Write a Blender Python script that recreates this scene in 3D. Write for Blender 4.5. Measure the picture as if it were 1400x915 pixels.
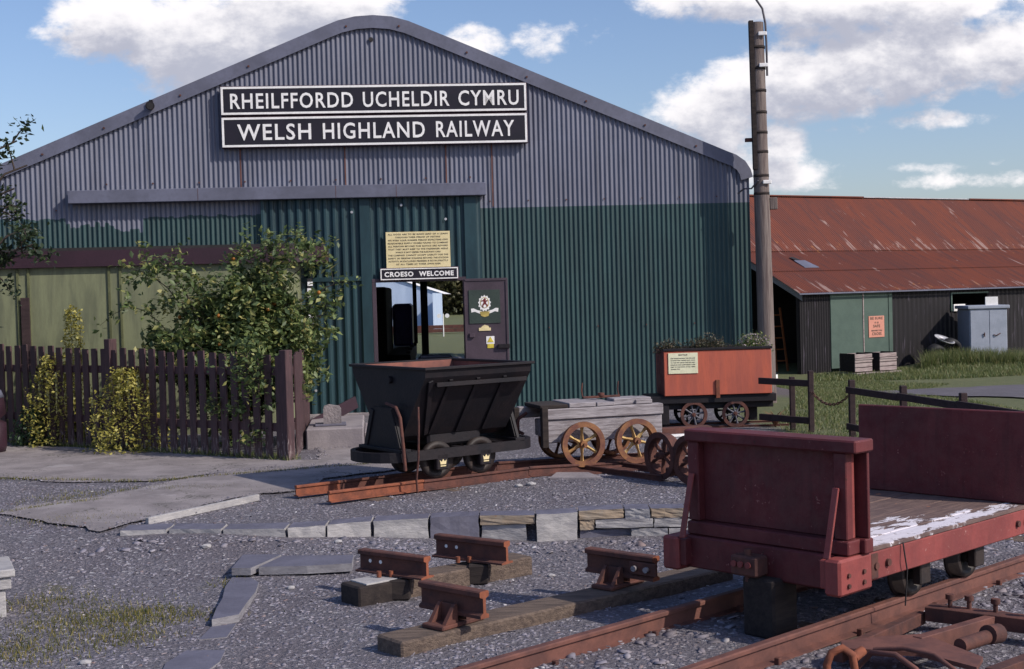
import bpy, bmesh, math, random
import numpy as np
from mathutils import Vector, Matrix, Euler
R = math.radians
random.seed(7); rng = np.random.default_rng(7)
for o in list(bpy.data.objects): bpy.data.objects.remove(o)
scn = bpy.context.scene
col = scn.collection

# ---------------------------------------------------------------- camera, sky, sun, exposure
cd = bpy.data.cameras.new('camera'); cam = bpy.data.objects.new('camera', cd); col.objects.link(cam)
cd.sensor_width = 36; cd.lens = 36*1800/1400; cd.clip_end = 3000; cd.clip_start = .05
cam.matrix_world = (Matrix.Translation((0, 0, 1.55)) @ Matrix.Rotation(R(90-1.702), 4, 'X') @ Matrix.Rotation(R(-1.6), 4, 'Z'))
scn.camera = cam
SUN_AZ, SUN_EL = 119, 37          # clockwise from +Y
w = bpy.data.worlds.new('World'); scn.world = w; w.use_nodes = True
sv = Vector((math.sin(R(SUN_AZ))*math.cos(R(SUN_EL)), math.cos(R(SUN_AZ))*math.cos(R(SUN_EL)), math.sin(R(SUN_EL))))
ld = bpy.data.lights.new('sun', 'SUN'); ld.energy = 4.0; ld.angle = R(.55); ld.color = (1, .92, .80)
sun = bpy.data.objects.new('sun', ld); col.objects.link(sun)
sun.rotation_euler = sv.to_track_quat('Z', 'Y').to_euler()
scn.view_settings.view_transform = 'Standard'; scn.view_settings.look = 'None'
scn.view_settings.exposure = -.05; scn.view_settings.gamma = 1

# ---------------------------------------------------------------- node helpers
class NT:
    def __init__(s, tree): s.t = tree; s.n = tree.nodes; s.l = tree.links
    def node(s, typ, **kw):
        n = s.n.new(typ)
        for k, v in kw.items(): setattr(n, k, v)
        return n
    def put(s, sock, v):
        if isinstance(v, bpy.types.NodeSocket): s.l.new(v, sock)
        elif v is not None:
            if isinstance(v, (tuple, list)) and len(v) == 3 and sock.type == 'RGBA': v = (*v, 1)
            sock.default_value = v
    def m(s, op, a, b=None, c=None, clamp=False):
        n = s.node('ShaderNodeMath', operation=op, use_clamp=clamp)
        s.put(n.inputs[0], a)
        if b is not None: s.put(n.inputs[1], b)
        if c is not None: s.put(n.inputs[2], c)
        return n.outputs[0]
    def mr(s, v, a, b, c=0., d=1.):
        n = s.node('ShaderNodeMapRange', interpolation_type='SMOOTHSTEP')
        for i, x in enumerate((v, a, b, c, d)): s.put(n.inputs[i], x)
        return n.outputs[0]
    def mix(s, f, a, b):
        n = s.node('ShaderNodeMix', data_type='RGBA')
        s.put(n.inputs['Factor'], f); s.put(n.inputs[6], a); s.put(n.inputs[7], b)
        return n.outputs[2]
    def noise(s, vec, scale, detail=4, rough=.55, dist=0.):
        n = s.node('ShaderNodeTexNoise')
        if vec is not None: s.l.new(vec, n.inputs['Vector'])
        n.inputs['Scale'].default_value = scale; n.inputs['Detail'].default_value = detail
        n.inputs['Roughness'].default_value = rough; n.inputs['Distortion'].default_value = dist
        return n.outputs['Fac']
    def vmul(s, vec, v):
        n = s.node('ShaderNodeVectorMath', operation='MULTIPLY'); s.l.new(vec, n.inputs[0]); n.inputs[1].default_value = v
        return n.outputs[0]
    def sep(s, vec):
        n = s.node('ShaderNodeSeparateXYZ'); s.l.new(vec, n.inputs[0]); return n.outputs
    def comb(s, x, y, z):
        n = s.node('ShaderNodeCombineXYZ')
        for i, v in enumerate((x, y, z)): s.put(n.inputs[i], v)
        return n.outputs[0]

# ---------------------------------------------------------------- sky with cumulus clouds (in world directions)
nt = NT(w.node_tree); nt.n.clear()
sky = nt.node('ShaderNodeTexSky', sky_type='NISHITA', sun_disc=False)
sky.sun_elevation = R(SUN_EL); sky.sun_rotation = R(SUN_AZ); sky.air_density = 1.; sky.dust_density = 1.3; sky.ozone_density = 1.3
tc = nt.node('ShaderNodeTexCoord').outputs['Generated']
dx, dy, dz = nt.sep(tc)
dyc = nt.m('MAXIMUM', nt.m('ABSOLUTE', dy), .05)
U = nt.m('DIVIDE', dx, dyc); V = nt.m('DIVIDE', dz, dyc)
# cumulus banks: u, v centre, half width, half height, weight
BL = [(-.285,.212,.062,.026,1.2),(-.215,.200,.075,.036,1.35),(-.150,.222,.075,.028,1.25),(-.235,.168,.050,.016,.8),
      (-.025,.186,.026,.016,.85),(.028,.192,.022,.012,.5),(.058,.196,.02,.010,.35),
      (.27,.214,.125,.020,1.35),(.17,.222,.07,.018,1.),(.24,.19,.05,.015,.7),(.305,.170,.075,.030,1.35),(.22,.152,.085,.026,1.2),(.155,.132,.045,.020,.9),
      (.385,.176,.03,.032,1.2),(.205,.108,.024,.018,.9),(.20,.086,.05,.014,.9),(.165,.115,.03,.02,.8),(.325,.124,.036,.007,.65),
      (.36,.078,.055,.006,.6),(.26,.118,.03,.005,.3),(.33,.088,.03,.004,.3)]
def density(u, v, detail):
    vec = nt.comb(u, nt.m('MULTIPLY', v, 1.5), 0.)
    n1 = nt.noise(vec, 22, detail, .62, .15); n2 = nt.noise(vec, 70, 4, .6)
    d = None
    for (a, b, ra, rb, k) in BL:
        du = nt.m('DIVIDE', nt.m('SUBTRACT', u, a), ra*1.25); dv = nt.m('DIVIDE', nt.m('SUBTRACT', v, b), rb*1.25)
        q = nt.m('MULTIPLY', nt.m('SUBTRACT', 1., nt.m('ADD', nt.m('MULTIPLY', du, du), nt.m('MULTIPLY', dv, dv))), k)
        d = q if d is None else nt.m('SMOOTH_MAX', d, q, .35)
    d = nt.m('MAXIMUM', d, -1.2)
    d = nt.m('ADD', d, nt.m('MULTIPLY', nt.m('SUBTRACT', n1, .5), 2.1))
    return nt.m('ADD', d, nt.m('MULTIPLY', nt.m('SUBTRACT', n2, .5), .8))
D0 = density(U, V, 6)
D1 = density(nt.m('ADD', U, .006), nt.m('ADD', V, .022), 5)
mask = nt.mr(D0, .05, .8)
# cloud shading put into the colour: greyer under denser cloud
shade = nt.mr(nt.m('SUBTRACT', D1, nt.m('MULTIPLY', D0, .35)), -.25, 1.15)
ccol = nt.mix(shade, (8.8, 8.5, 8.6), (4.1, 4.2, 5.0))
# softly greener-blue slide film sky
skyc = nt.mix(1., sky.outputs[0], sky.outputs[0])
hs = nt.node('ShaderNodeHueSaturation'); nt.l.new(sky.outputs[0], hs.inputs['Color']); hs.inputs['Saturation'].default_value = 1.05; hs.inputs['Value'].default_value = 1.
fac = nt.m('MULTIPLY', mask, nt.m('GREATER_THAN', dy, 0.))
tint = nt.node('ShaderNodeMix', data_type='RGBA', blend_type='MULTIPLY'); tint.inputs[0].default_value = 1.; nt.l.new(hs.outputs[0], tint.inputs[6]); tint.inputs[7].default_value = (1.02,1.03,1.18,1)
ctot = nt.mix(nt.m('MULTIPLY', fac, .96), tint.outputs[2], ccol)
bg = nt.node('ShaderNodeBackground'); nt.l.new(ctot, bg.inputs[0]); bg.inputs[1].default_value = .125
wo = nt.node('ShaderNodeOutputWorld'); nt.l.new(bg.outputs[0], wo.inputs[0])

# ---------------------------------------------------------------- materials
def new_mat(name):
    m = bpy.data.materials.new(name); m.use_nodes = True
    t = NT(m.node_tree); b = t.n['Principled BSDF']; return m, t, b
def objco(t): return t.node('ShaderNodeTexCoord').outputs['Object']
def bump(t, b, h, strength=.4, dist=.01):
    n = t.node('ShaderNodeBump'); n.inputs['Strength'].default_value = strength; n.inputs['Distance'].default_value = dist
    t.l.new(h, n.inputs['Height']); t.l.new(n.outputs[0], b.inputs['Normal'])
def mat(name, c, c2=None, scale=6, stretch=(1, 1, 1), rough=.75, bmp=.35, bd=.006, fine=40, metal=0., spec=.4, lo=.35, hi=.68, speck=None, speck_t=.72):
    m, t, b = new_mat(name); v = t.vmul(objco(t), stretch)
    n1 = t.noise(v, scale, 6, .62, .3); n2 = t.noise(v, fine, 4, .6)
    cc = t.mix(t.mr(n1, lo, hi), c, c2 or tuple(x*.6 for x in c))
    cc = t.mix(t.mr(n2, .4, .75, 0, .35), cc, tuple(x*.55 for x in c))
    if speck:
        n3 = t.noise(v, scale*3.1, 5, .7); cc = t.mix(t.mr(n3, speck_t, speck_t+.05), cc, speck)
    t.put(b.inputs['Base Color'], cc); b.inputs['Roughness'].default_value = rough; b.inputs['Metallic'].default_value = metal
    b.inputs['Specular IOR Level'].default_value = spec
    if bmp: bump(t, b, t.m('ADD', n1, n2), bmp, bd)
    return m
M = {}
M['wall_grey'] = mat('slate_blue_sheet_paint', (.155,.157,.235), (.118,.120,.18), 1.3, (3,3,.35), .55, .15, .002, 30, speck=(.4,.4,.46), speck_t=.78)
M['wall_green'] = mat('dark_green_sheet_paint', (.020,.058,.066), (.011,.034,.042), 1.5, (3,3,.35), .5, .15, .002, 30, speck=(.25,.3,.3), speck_t=.755)
def wallmat(name, a, b_, pale):
    m, t, b = new_mat(name); v = objco(t); x, y, z = t.sep(v)
    sh = t.noise(t.comb(t.m('FLOOR', t.m('MULTIPLY', x, 1.5)), t.m('FLOOR', t.m('MULTIPLY', z, .55)), 0.), 5.3, 0)
    st = t.noise(t.vmul(v, (7,7,.5)), 1.6, 7, .66); fn = t.noise(v, 26, 5, .65); big = t.noise(v, .7, 5, .6)
    c = t.mix(t.mr(st, .35, .68), a, b_); c = t.mix(t.mr(sh, .3, .7, 0, .38), c, tuple(q*.68 for q in a))
    c = t.mix(t.mr(big, .45, .7, 0, .35), c, tuple(q*1.25 for q in a))
    fr = t.m('FRACT', t.m('MULTIPLY', x, 1.5)); lap = t.mr(t.m('ABSOLUTE', t.m('SUBTRACT', fr, .5)), .488, .495, 0, .55); c = t.mix(lap, c, tuple(q*.35 for q in a))
    c = t.mix(t.mr(t.m('ADD', fn, t.mr(st, .4, .7, 0, .06)), .735, .77), c, pale)
    rs = t.noise(t.vmul(v, (16,16,.35)), 1.3, 5, .7); c = t.mix(t.mr(rs, .70, .78, 0, .6), c, (.16,.07,.045))
    t.put(b.inputs['Base Color'], c); b.inputs['Roughness'].default_value = .55; bump(t, b, fn, .2, .003); return m
M['wall_grey'] = wallmat('slate_blue_sheet_paint', (.150,.158,.215), (.112,.117,.16), (.36,.36,.40))
M['wall_green'] = wallmat('dark_green_sheet_paint', (.020,.060,.064), (.011,.034,.040), (.20,.25,.25))
M['door_green'] = mat('sliding_door_green_paint', (.019,.054,.068), (.010,.030,.040), 1.8, (2,2,.5), .5, .2, .002, 22, speck=(.22,.27,.28), speck_t=.77)
M['trim_grey'] = mat('flashing_grey_paint', (.145,.15,.21), (.105,.108,.15), 2, (1,1,1), .6, .2, .003, 20, speck=(.42,.42,.45), speck_t=.77)
M['frame_brown'] = mat('brown_door_paint', (.072,.05,.068), (.05,.035,.048), 3, rough=.55, bmp=.2)
M['crest_green'] = mat('crest_panel_green', (.04,.06,.05), (.03,.045,.04), 3, rough=.6)
M['sign_black'] = mat('signboard_black_paint', (.011,.009,.016), (.017,.012,.022), 4, rough=.45, bmp=.05)
M['sign_white'] = mat('signboard_white_paint', (.90,.88,.87), (.8,.78,.78), 5, rough=.6, bmp=.05)
M['sign_edge'] = mat('signboard_plum_edge', (.06,.025,.045), None, 5)
M['cream'] = mat('notice_cream_paint', (.78,.66,.38), (.7,.58,.32), 6, rough=.7, bmp=.05)
M['pale_cream'] = mat('pale_notice_cream', (.80,.78,.56), (.74,.72,.5), 6, rough=.7, bmp=.05)
M['ink'] = mat('notice_lettering_ink', (.10,.08,.06), None, 8)
M['yellow'] = mat('sticker_yellow', (.75,.6,.08), None, 8, rough=.5, bmp=0)
M['crest_red'] = mat('crest_red', (.22,.03,.03), None, 8, bmp=0)
M['gold'] = mat('crest_gold', (.55,.42,.12), None, 8, bmp=0)
M['black_iron'] = mat('black_painted_iron', (.010,.009,.013), (.019,.014,.017), 5, rough=.6, spec=.28, bmp=.5, bd=.004, speck=(.11,.05,.035), speck_t=.69)
M['rust'] = mat('orange_rust', (.27,.085,.045), (.13,.047,.032), 9, rough=.9, bmp=.5, bd=.003, speck=(.5,.2,.1), speck_t=.7)
M['rust_dark'] = mat('dark_rust', (.13,.05,.038), (.065,.03,.028), 9, rough=.85, bmp=.6, bd=.004, speck=(.28,.11,.07), speck_t=.72)
M['rail_rust'] = mat('rail_rust_brown', (.17,.07,.055), (.095,.042,.038), 6, (1,1,1), rough=.8, bmp=.5, bd=.003, speck=(.3,.14,.1), speck_t=.72)
M['wheel_dark'] = mat('greasy_dark_wheel', (.035,.024,.022), (.018,.014,.015), 8, rough=.6, bmp=.5, bd=.003, speck=(.16,.06,.035), speck_t=.70)
M['rust_lining'] = mat('dull_rust_lining', (.22,.085,.065), (.12,.055,.05), 5, rough=.9, bmp=.4, bd=.003)
M['wheel_rust'] = mat('spoked_wheel_rust', (.15,.06,.045), (.3,.14,.06), 9, rough=.85, bmp=.5, bd=.003)
M['spoke_ochre'] = mat('spoke_faded_ochre', (.60,.43,.18), (.34,.19,.08), 10, rough=.85, bmp=.4, bd=.003)
M['wagon_red_lit'] = mat('wagon_faded_red_lit', (.31,.075,.066), (.20,.045,.042), 5, (1,1,1), rough=.6, bmp=.35, bd=.004, speck=(.42,.2,.19), speck_t=.70)
M['wagon_red_shaded'] = mat('wagon_faded_red_shaded', (.105,.019,.020), (.070,.013,.015), 3, rough=.62, bmp=.25, bd=.004, speck=(.3,.12,.12), speck_t=.76)
M['planter_red'] = mat('planter_orange_red_paint', (.50,.115,.065), (.38,.095,.065), 2.4, (3,3,.4), rough=.6, bmp=.15, fine=25)
M['oak_grey'] = mat('weathered_grey_timber', (.36,.33,.35), (.19,.165,.175), 5, (1,9,9), rough=.9, bmp=.9, bd=.006, fine=14)
M['sleeper'] = mat('sleeper_brown_timber', (.165,.12,.095), (.08,.058,.05), 5, (1,8,8), rough=.9, bmp=1., bd=.008, fine=14)
M['dark_wood'] = mat('tarred_timber', (.036,.027,.025), (.018,.013,.014), 5, (1,6,6), rough=.95, bmp=.4, bd=.006, fine=14)
M['fence'] = mat('fence_plum_stain', (.068,.034,.046), (.042,.021,.031), 4, (5,5,.6), rough=.75, bmp=.5, bd=.003, fine=18, speck=(.16,.11,.12), speck_t=.74)
def fence_mat():
    m, t, b = new_mat('picket_plum_stain_worn'); v = objco(t); x, y, z = t.sep(v)
    n = t.noise(t.vmul(v, (9,9,1.2)), 4, 6, .65); k = t.noise(t.vmul(v, (30,30,3)), 3, 5, .7)
    c = t.mix(t.mr(n, .35, .65), (.078,.038,.043), (.045,.023,.027))
    wear = t.m('ADD', k, t.mr(z, .45, .0, 0, .16)); c = t.mix(t.mr(wear, .66, .74), c, (.24,.19,.19))
    t.put(b.inputs['Base Color'], c); b.inputs['Roughness'].default_value = .7; bump(t, b, n, .4, .004); return m
M['fence'] = fence_mat()
M['fence2'] = mat('paddock_rail_dark_timber', (.045,.026,.028), (.028,.016,.018), 4, (1,4,4), rough=.85, bmp=.5)
M['pole'] = mat('pole_grey_brown_timber', (.22,.18,.165), (.11,.08,.078), 5, (6,6,.35), rough=.9, bmp=1., bd=.008, fine=16)
M['galv'] = mat('galvanised_metal', (.5,.5,.53), (.36,.36,.4), 6, rough=.5, metal=.3, bmp=.1)
M['cable'] = mat('grey_cable', (.12,.11,.13), None, 10, rough=.6, bmp=0)
M['body_green'] = mat('carriage_pale_green_paint', (.20,.215,.125), (.125,.135,.085), 1.6, (5,5,.7), .6, .2, .003, 20, speck=(.30,.31,.22), speck_t=.74)
M['body_maroon'] = mat('carriage_fascia_maroon', (.036,.014,.025), (.026,.011,.019), 3, rough=.55, bmp=.15)
M['batten'] = mat('batten_olive', (.12,.13,.06), None, 6)
M['stone'] = mat('grey_stone', (.27,.235,.24), (.17,.15,.16), 7, rough=.9, bmp=.9, bd=.012, fine=45, speck=(.4,.37,.36), speck_t=.7)
M['slate_face'] = mat('pale_slate_edge', (.42,.40,.40), (.27,.26,.275), 6, (1,1,3), rough=.8, bmp=.7, bd=.006, fine=30, speck=(.36,.22,.12), speck_t=.7)
M['slate_side'] = mat('grey_slate_edge', (.26,.25,.27), (.18,.17,.19), 6, (1,1,3), rough=.8, bmp=.6, bd=.006)
M['slate_rusty'] = mat('iron_stained_slate', (.33,.25,.18), (.27,.23,.19), 7, (1,1,1.6), rough=.85, bmp=.45, bd=.006, fine=30, speck=(.3,.15,.08), speck_t=.66)
M['slate_top'] = mat('blue_grey_slate', (.15,.145,.19), (.115,.11,.145), 4, rough=.55, bmp=.5, bd=.005, fine=30)
M['shed_black'] = mat('tarred_sheet_worn', (.008,.006,.009), (.075,.062,.085), 2.2, (8,8,.5), rough=.75, bmp=.3, bd=.004, fine=18, lo=.585, hi=.68)
M['shed_green'] = mat('shed_door_green', (.075,.115,.095), (.06,.095,.08), 3, rough=.7, bmp=.2, speck=(.3,.35,.3), speck_t=.71)
M['locker'] = mat('locker_blue_grey_paint', (.36,.39,.47), (.30,.33,.40), 3, rough=.5, bmp=.15, speck=(.45,.25,.15), speck_t=.78)
M['crate'] = mat('pale_crate_wood', (.4,.33,.32), (.25,.19,.19), 6, (1,5,5), rough=.9, bmp=.6)
M['tyre'] = mat('tyre_rubber', (.010,.010,.013), (.018,.017,.02), 8, rough=.7)
M['poster'] = mat('salmon_poster', (.62,.27,.2), (.55,.24,.18), 5, rough=.7, bmp=0)
M['ladder'] = mat('ladder_orange_wood', (.4,.12,.04), None, 6)
M['dark'] = mat('near_black', (.028,.025,.027), None, 6)  # plain near-black for interiors, openings and small dark parts
M['blue_paint'] = mat('locomotive_blue_paint', (.09,.08,.38), (.06,.05,.26), 4, rough=.4, bmp=0)
M['far_blue'] = mat('pale_blue_sheeting', (.50,.60,.78), (.40,.50,.68), 1., (2,2,.3), rough=.6, bmp=0)
M['grey_box'] = mat('box_grey_paint', (.13,.125,.15), None, 5)
M['bark'] = mat('twig_bark', (.07,.05,.04), (.04,.03,.025), 9, bmp=.5)
M['concrete'] = mat('worn_concrete', (.30,.265,.275), (.21,.185,.2), 3, rough=.9, bmp=.6, bd=.006, fine=50)
def rust_roof():
    m, t, b = new_mat('rusted_roof_sheets'); v = objco(t); x, y, z = t.sep(v)
    sheet = t.noise(t.comb(t.m('FLOOR', t.m('MULTIPLY', x, 1.45)), t.m('FLOOR', t.m('MULTIPLY', y, .5)), 0.), 3.7, 0)
    st = t.noise(t.vmul(v, (3.5,.5,.5)), 2, 6, .65)
    base = t.mix(t.mr(sheet, .35, .65), (.165,.038,.018), (.125,.032,.020))
    base = t.mix(t.mr(st, .45, .7, 0, .75), base, (.075,.028,.026))
    s2 = t.noise(t.vmul(v, (3.2,.42,.42)), 1.7, 7, .68, .5)
    edge = t.m('ADD', t.mr(t.m('ABSOLUTE', t.m('SUBTRACT', z, 2.96)), .34, .0, 0, .10), t.mr(t.m('ABSOLUTE', t.m('SUBTRACT', z, 1.92)), .25, .0, 0, .09))
    base = t.mix(t.mr(t.m('ADD', s2, edge), .63, .69), base, (.30,.19,.165))
    y2 = t.noise(t.vmul(v, (4,1,1)), 2.3, 6, .7)
    base = t.mix(t.mr(t.m('ADD', y2, edge), .68, .76), base, (.34,.13,.04))
    t.put(b.inputs['Base Color'], base); b.inputs['Roughness'].default_value = .8; bump(t, b, st, .3, .01)
    return m
M['rust_roof'] = rust_roof()
def deck():
    m, t, b = new_mat('deck_boards_flaking_white'); v = objco(t); x, y, z = t.sep(v)
    n = t.noise(t.vmul(v, (1,3.2,1)), 3.6, 8, .7, .3); g = t.noise(t.vmul(v, (1.5,12,1)), 4, 5, .6)
    base = t.mix(t.mr(g, .35, .7), (.10,.062,.06), (.17,.11,.095))
    base = t.mix(t.mr(t.noise(v, 7, 3), .68, .72), base, (.45,.17,.08))
    near = t.m('ADD', t.m('MULTIPLY', y, -1.7), t.m('MULTIPLY', t.m('SUBTRACT', n, .5), 2.4))
    near = t.m('SUBTRACT', near, t.m('MULTIPLY', x, .33))
    edge = t.mr(t.m('ADD', y, t.m('MULTIPLY', t.m('SUBTRACT', t.noise(v, 9, 6, .7), .5), .14)), -.50, -.485)
    f = t.m('MULTIPLY', t.mr(near, .47, .51), edge)
    crack = t.mr(t.noise(v, 13, 6, .7), .58, .63)
    f = t.m('MULTIPLY', f, t.m('SUBTRACT', 1., t.m('MULTIPLY', crack, .75)))
    base = t.mix(f, base, (.66,.62,.68))
    t.put(b.inputs['Base Color'], base); b.inputs['Roughness'].default_value = .85; bump(t, b, t.m('ADD', g, f), .6, .006)
    return m
def wagon_paint(name, a, b_, chip, rust):
    m, t, b = new_mat(name); v = objco(t)
    n = t.noise(v, 2.6, 7, .66, .3); st = t.noise(t.vmul(v, (9,9,.9)), 2.2, 6, .65); f = t.noise(v, 34, 6, .7); g = t.noise(v, 9, 7, .7)
    c = t.mix(t.mr(n, .36, .64), a, b_); c = t.mix(t.mr(st, .5, .72, 0, .55), c, tuple(q*.5 for q in a))
    c = t.mix(t.mr(t.m('ADD', f, t.m('MULTIPLY', t.m('SUBTRACT', g, .5), .45)), .665, .70), c, chip)
    c = t.mix(t.mr(g, .64, .70, 0, .8), c, rust)
    t.put(b.inputs['Base Color'], c); t.put(b.inputs['Roughness'], t.mr(g, .3, .7, .5, .85)); bump(t, b, t.m('ADD', f, g), .35, .004); return m
M['wagon_red_lit'] = wagon_paint('wagon_faded_red_lit', (.27,.055,.050), (.18,.037,.036), (.42,.22,.20), (.11,.042,.03))  # lighter copy of the wagon red, for parts facing the sun
M['wagon_red_shaded'] = wagon_paint('wagon_faded_red_shaded', (.125,.019,.022), (.085,.013,.016), (.28,.11,.10), (.055,.020,.016))  # darker copy of the same red, for ends turned from the sun
M['deck'] = deck()
def slate_chip():
    m, t, b = new_mat('slate_chips'); g = t.node('ShaderNodeNewGeometry')
    r = g.outputs['Random Per Island']
    cr = t.node('ShaderNodeValToRGB'); t.l.new(r, cr.inputs[0]); e = cr.color_ramp.elements
    e[0].position = 0; e[0].color = (.115,.108,.135,1); e[1].position = .55; e[1].color = (.215,.20,.245,1)
    for p, c in ((.80,(.27,.25,.295,1)), (.92,(.31,.29,.33,1)), (.965,(.20,.13,.12,1)), (.992,(.40,.38,.40,1)), (1.,(.7,.68,.7,1))):
        q = e.new(p); q.color = c
    v = objco(t); n = t.noise(v, .9, 6, .65); n2 = t.noise(v, 3.2, 5, .6)
    c = t.mix(t.mr(n, .46, .66, 0, .55), cr.outputs[0], (.17,.14,.14)); c = t.mix(t.mr(n2, .5, .72, 0, .4), c, (.11,.10,.12))
    t.l.new(c, b.inputs['Base Color']); b.inputs['Roughness'].default_value = .8
    return m
M['chips'] = slate_chip()
def leafmat(name, stops, rough=.5):
    m, t, b = new_mat(name); r = t.node('ShaderNodeNewGeometry').outputs['Random Per Island']
    cr = t.node('ShaderNodeValToRGB'); t.l.new(r, cr.inputs[0]); e = cr.color_ramp.elements
    e[0].position = stops[0][0]; e[0].color = (*stops[0][1], 1); e[1].position = stops[-1][0]; e[1].color = (*stops[-1][1], 1)
    for p, c in stops[1:-1]: q = e.new(p); q.color = (*c, 1)
    t.l.new(cr.outputs[0], b.inputs['Base Color']); b.inputs['Roughness'].default_value = rough
    tr = t.node('ShaderNodeBsdfTranslucent'); t.l.new(cr.outputs[0], tr.inputs[0]); mx = t.node('ShaderNodeMixShader'); mx.inputs[0].default_value = .35
    t.l.new(b.outputs[0], mx.inputs[1]); t.l.new(tr.outputs[0], mx.inputs[2]); t.l.new(mx.outputs[0], t.n['Material Output'].inputs[0])
    return m
M['leaf'] = leafmat('rose_leaves', [(0,(.055,.09,.034)),(.45,(.11,.16,.058)),(.8,(.24,.29,.10)),(1,(.42,.38,.14))])
M['leaf_gold'] = leafmat('golden_leaves', [(0,(.22,.21,.05)),(.5,(.40,.36,.08)),(.85,(.55,.49,.15)),(1,(.14,.18,.05))])
M['leaf_dark'] = leafmat('dark_weed_leaves', [(0,(.02,.045,.025)),(.6,(.04,.085,.04)),(1,(.09,.13,.05))])
M['leaf_tree'] = leafmat('dark_tree_leaves', [(0,(.018,.03,.018)),(.6,(.035,.06,.025)),(1,(.09,.12,.05))])
M['heather'] = leafmat('heather_foliage', [(0,(.04,.05,.03)),(.5,(.08,.075,.045)),(.8,(.13,.09,.06)),(1,(.12,.13,.06))])
M['petal'] = leafmat('pale_pink_petals', [(0,(.5,.38,.45)),(.5,(.6,.5,.55)),(1,(.3,.25,.2))])
M['hip'] = leafmat('orange_rose_hips', [(0,(.55,.16,.03)),(1,(.45,.22,.04))], .35)
M['grass'] = leafmat('grass_blades', [(0,(.075,.11,.035)),(.45,(.13,.17,.055)),(.75,(.20,.21,.08)),(1,(.30,.26,.13))])
M['grass_tuft'] = leafmat('mossy_tuft_blades', [(0,(.07,.085,.025)),(.5,(.15,.15,.04)),(1,(.3,.23,.07))])
M['far_leaf'] = leafmat('distant_wood_leaves', [(0,(.07,.08,.035)),(.6,(.13,.125,.06)),(1,(.18,.15,.07))])

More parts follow.
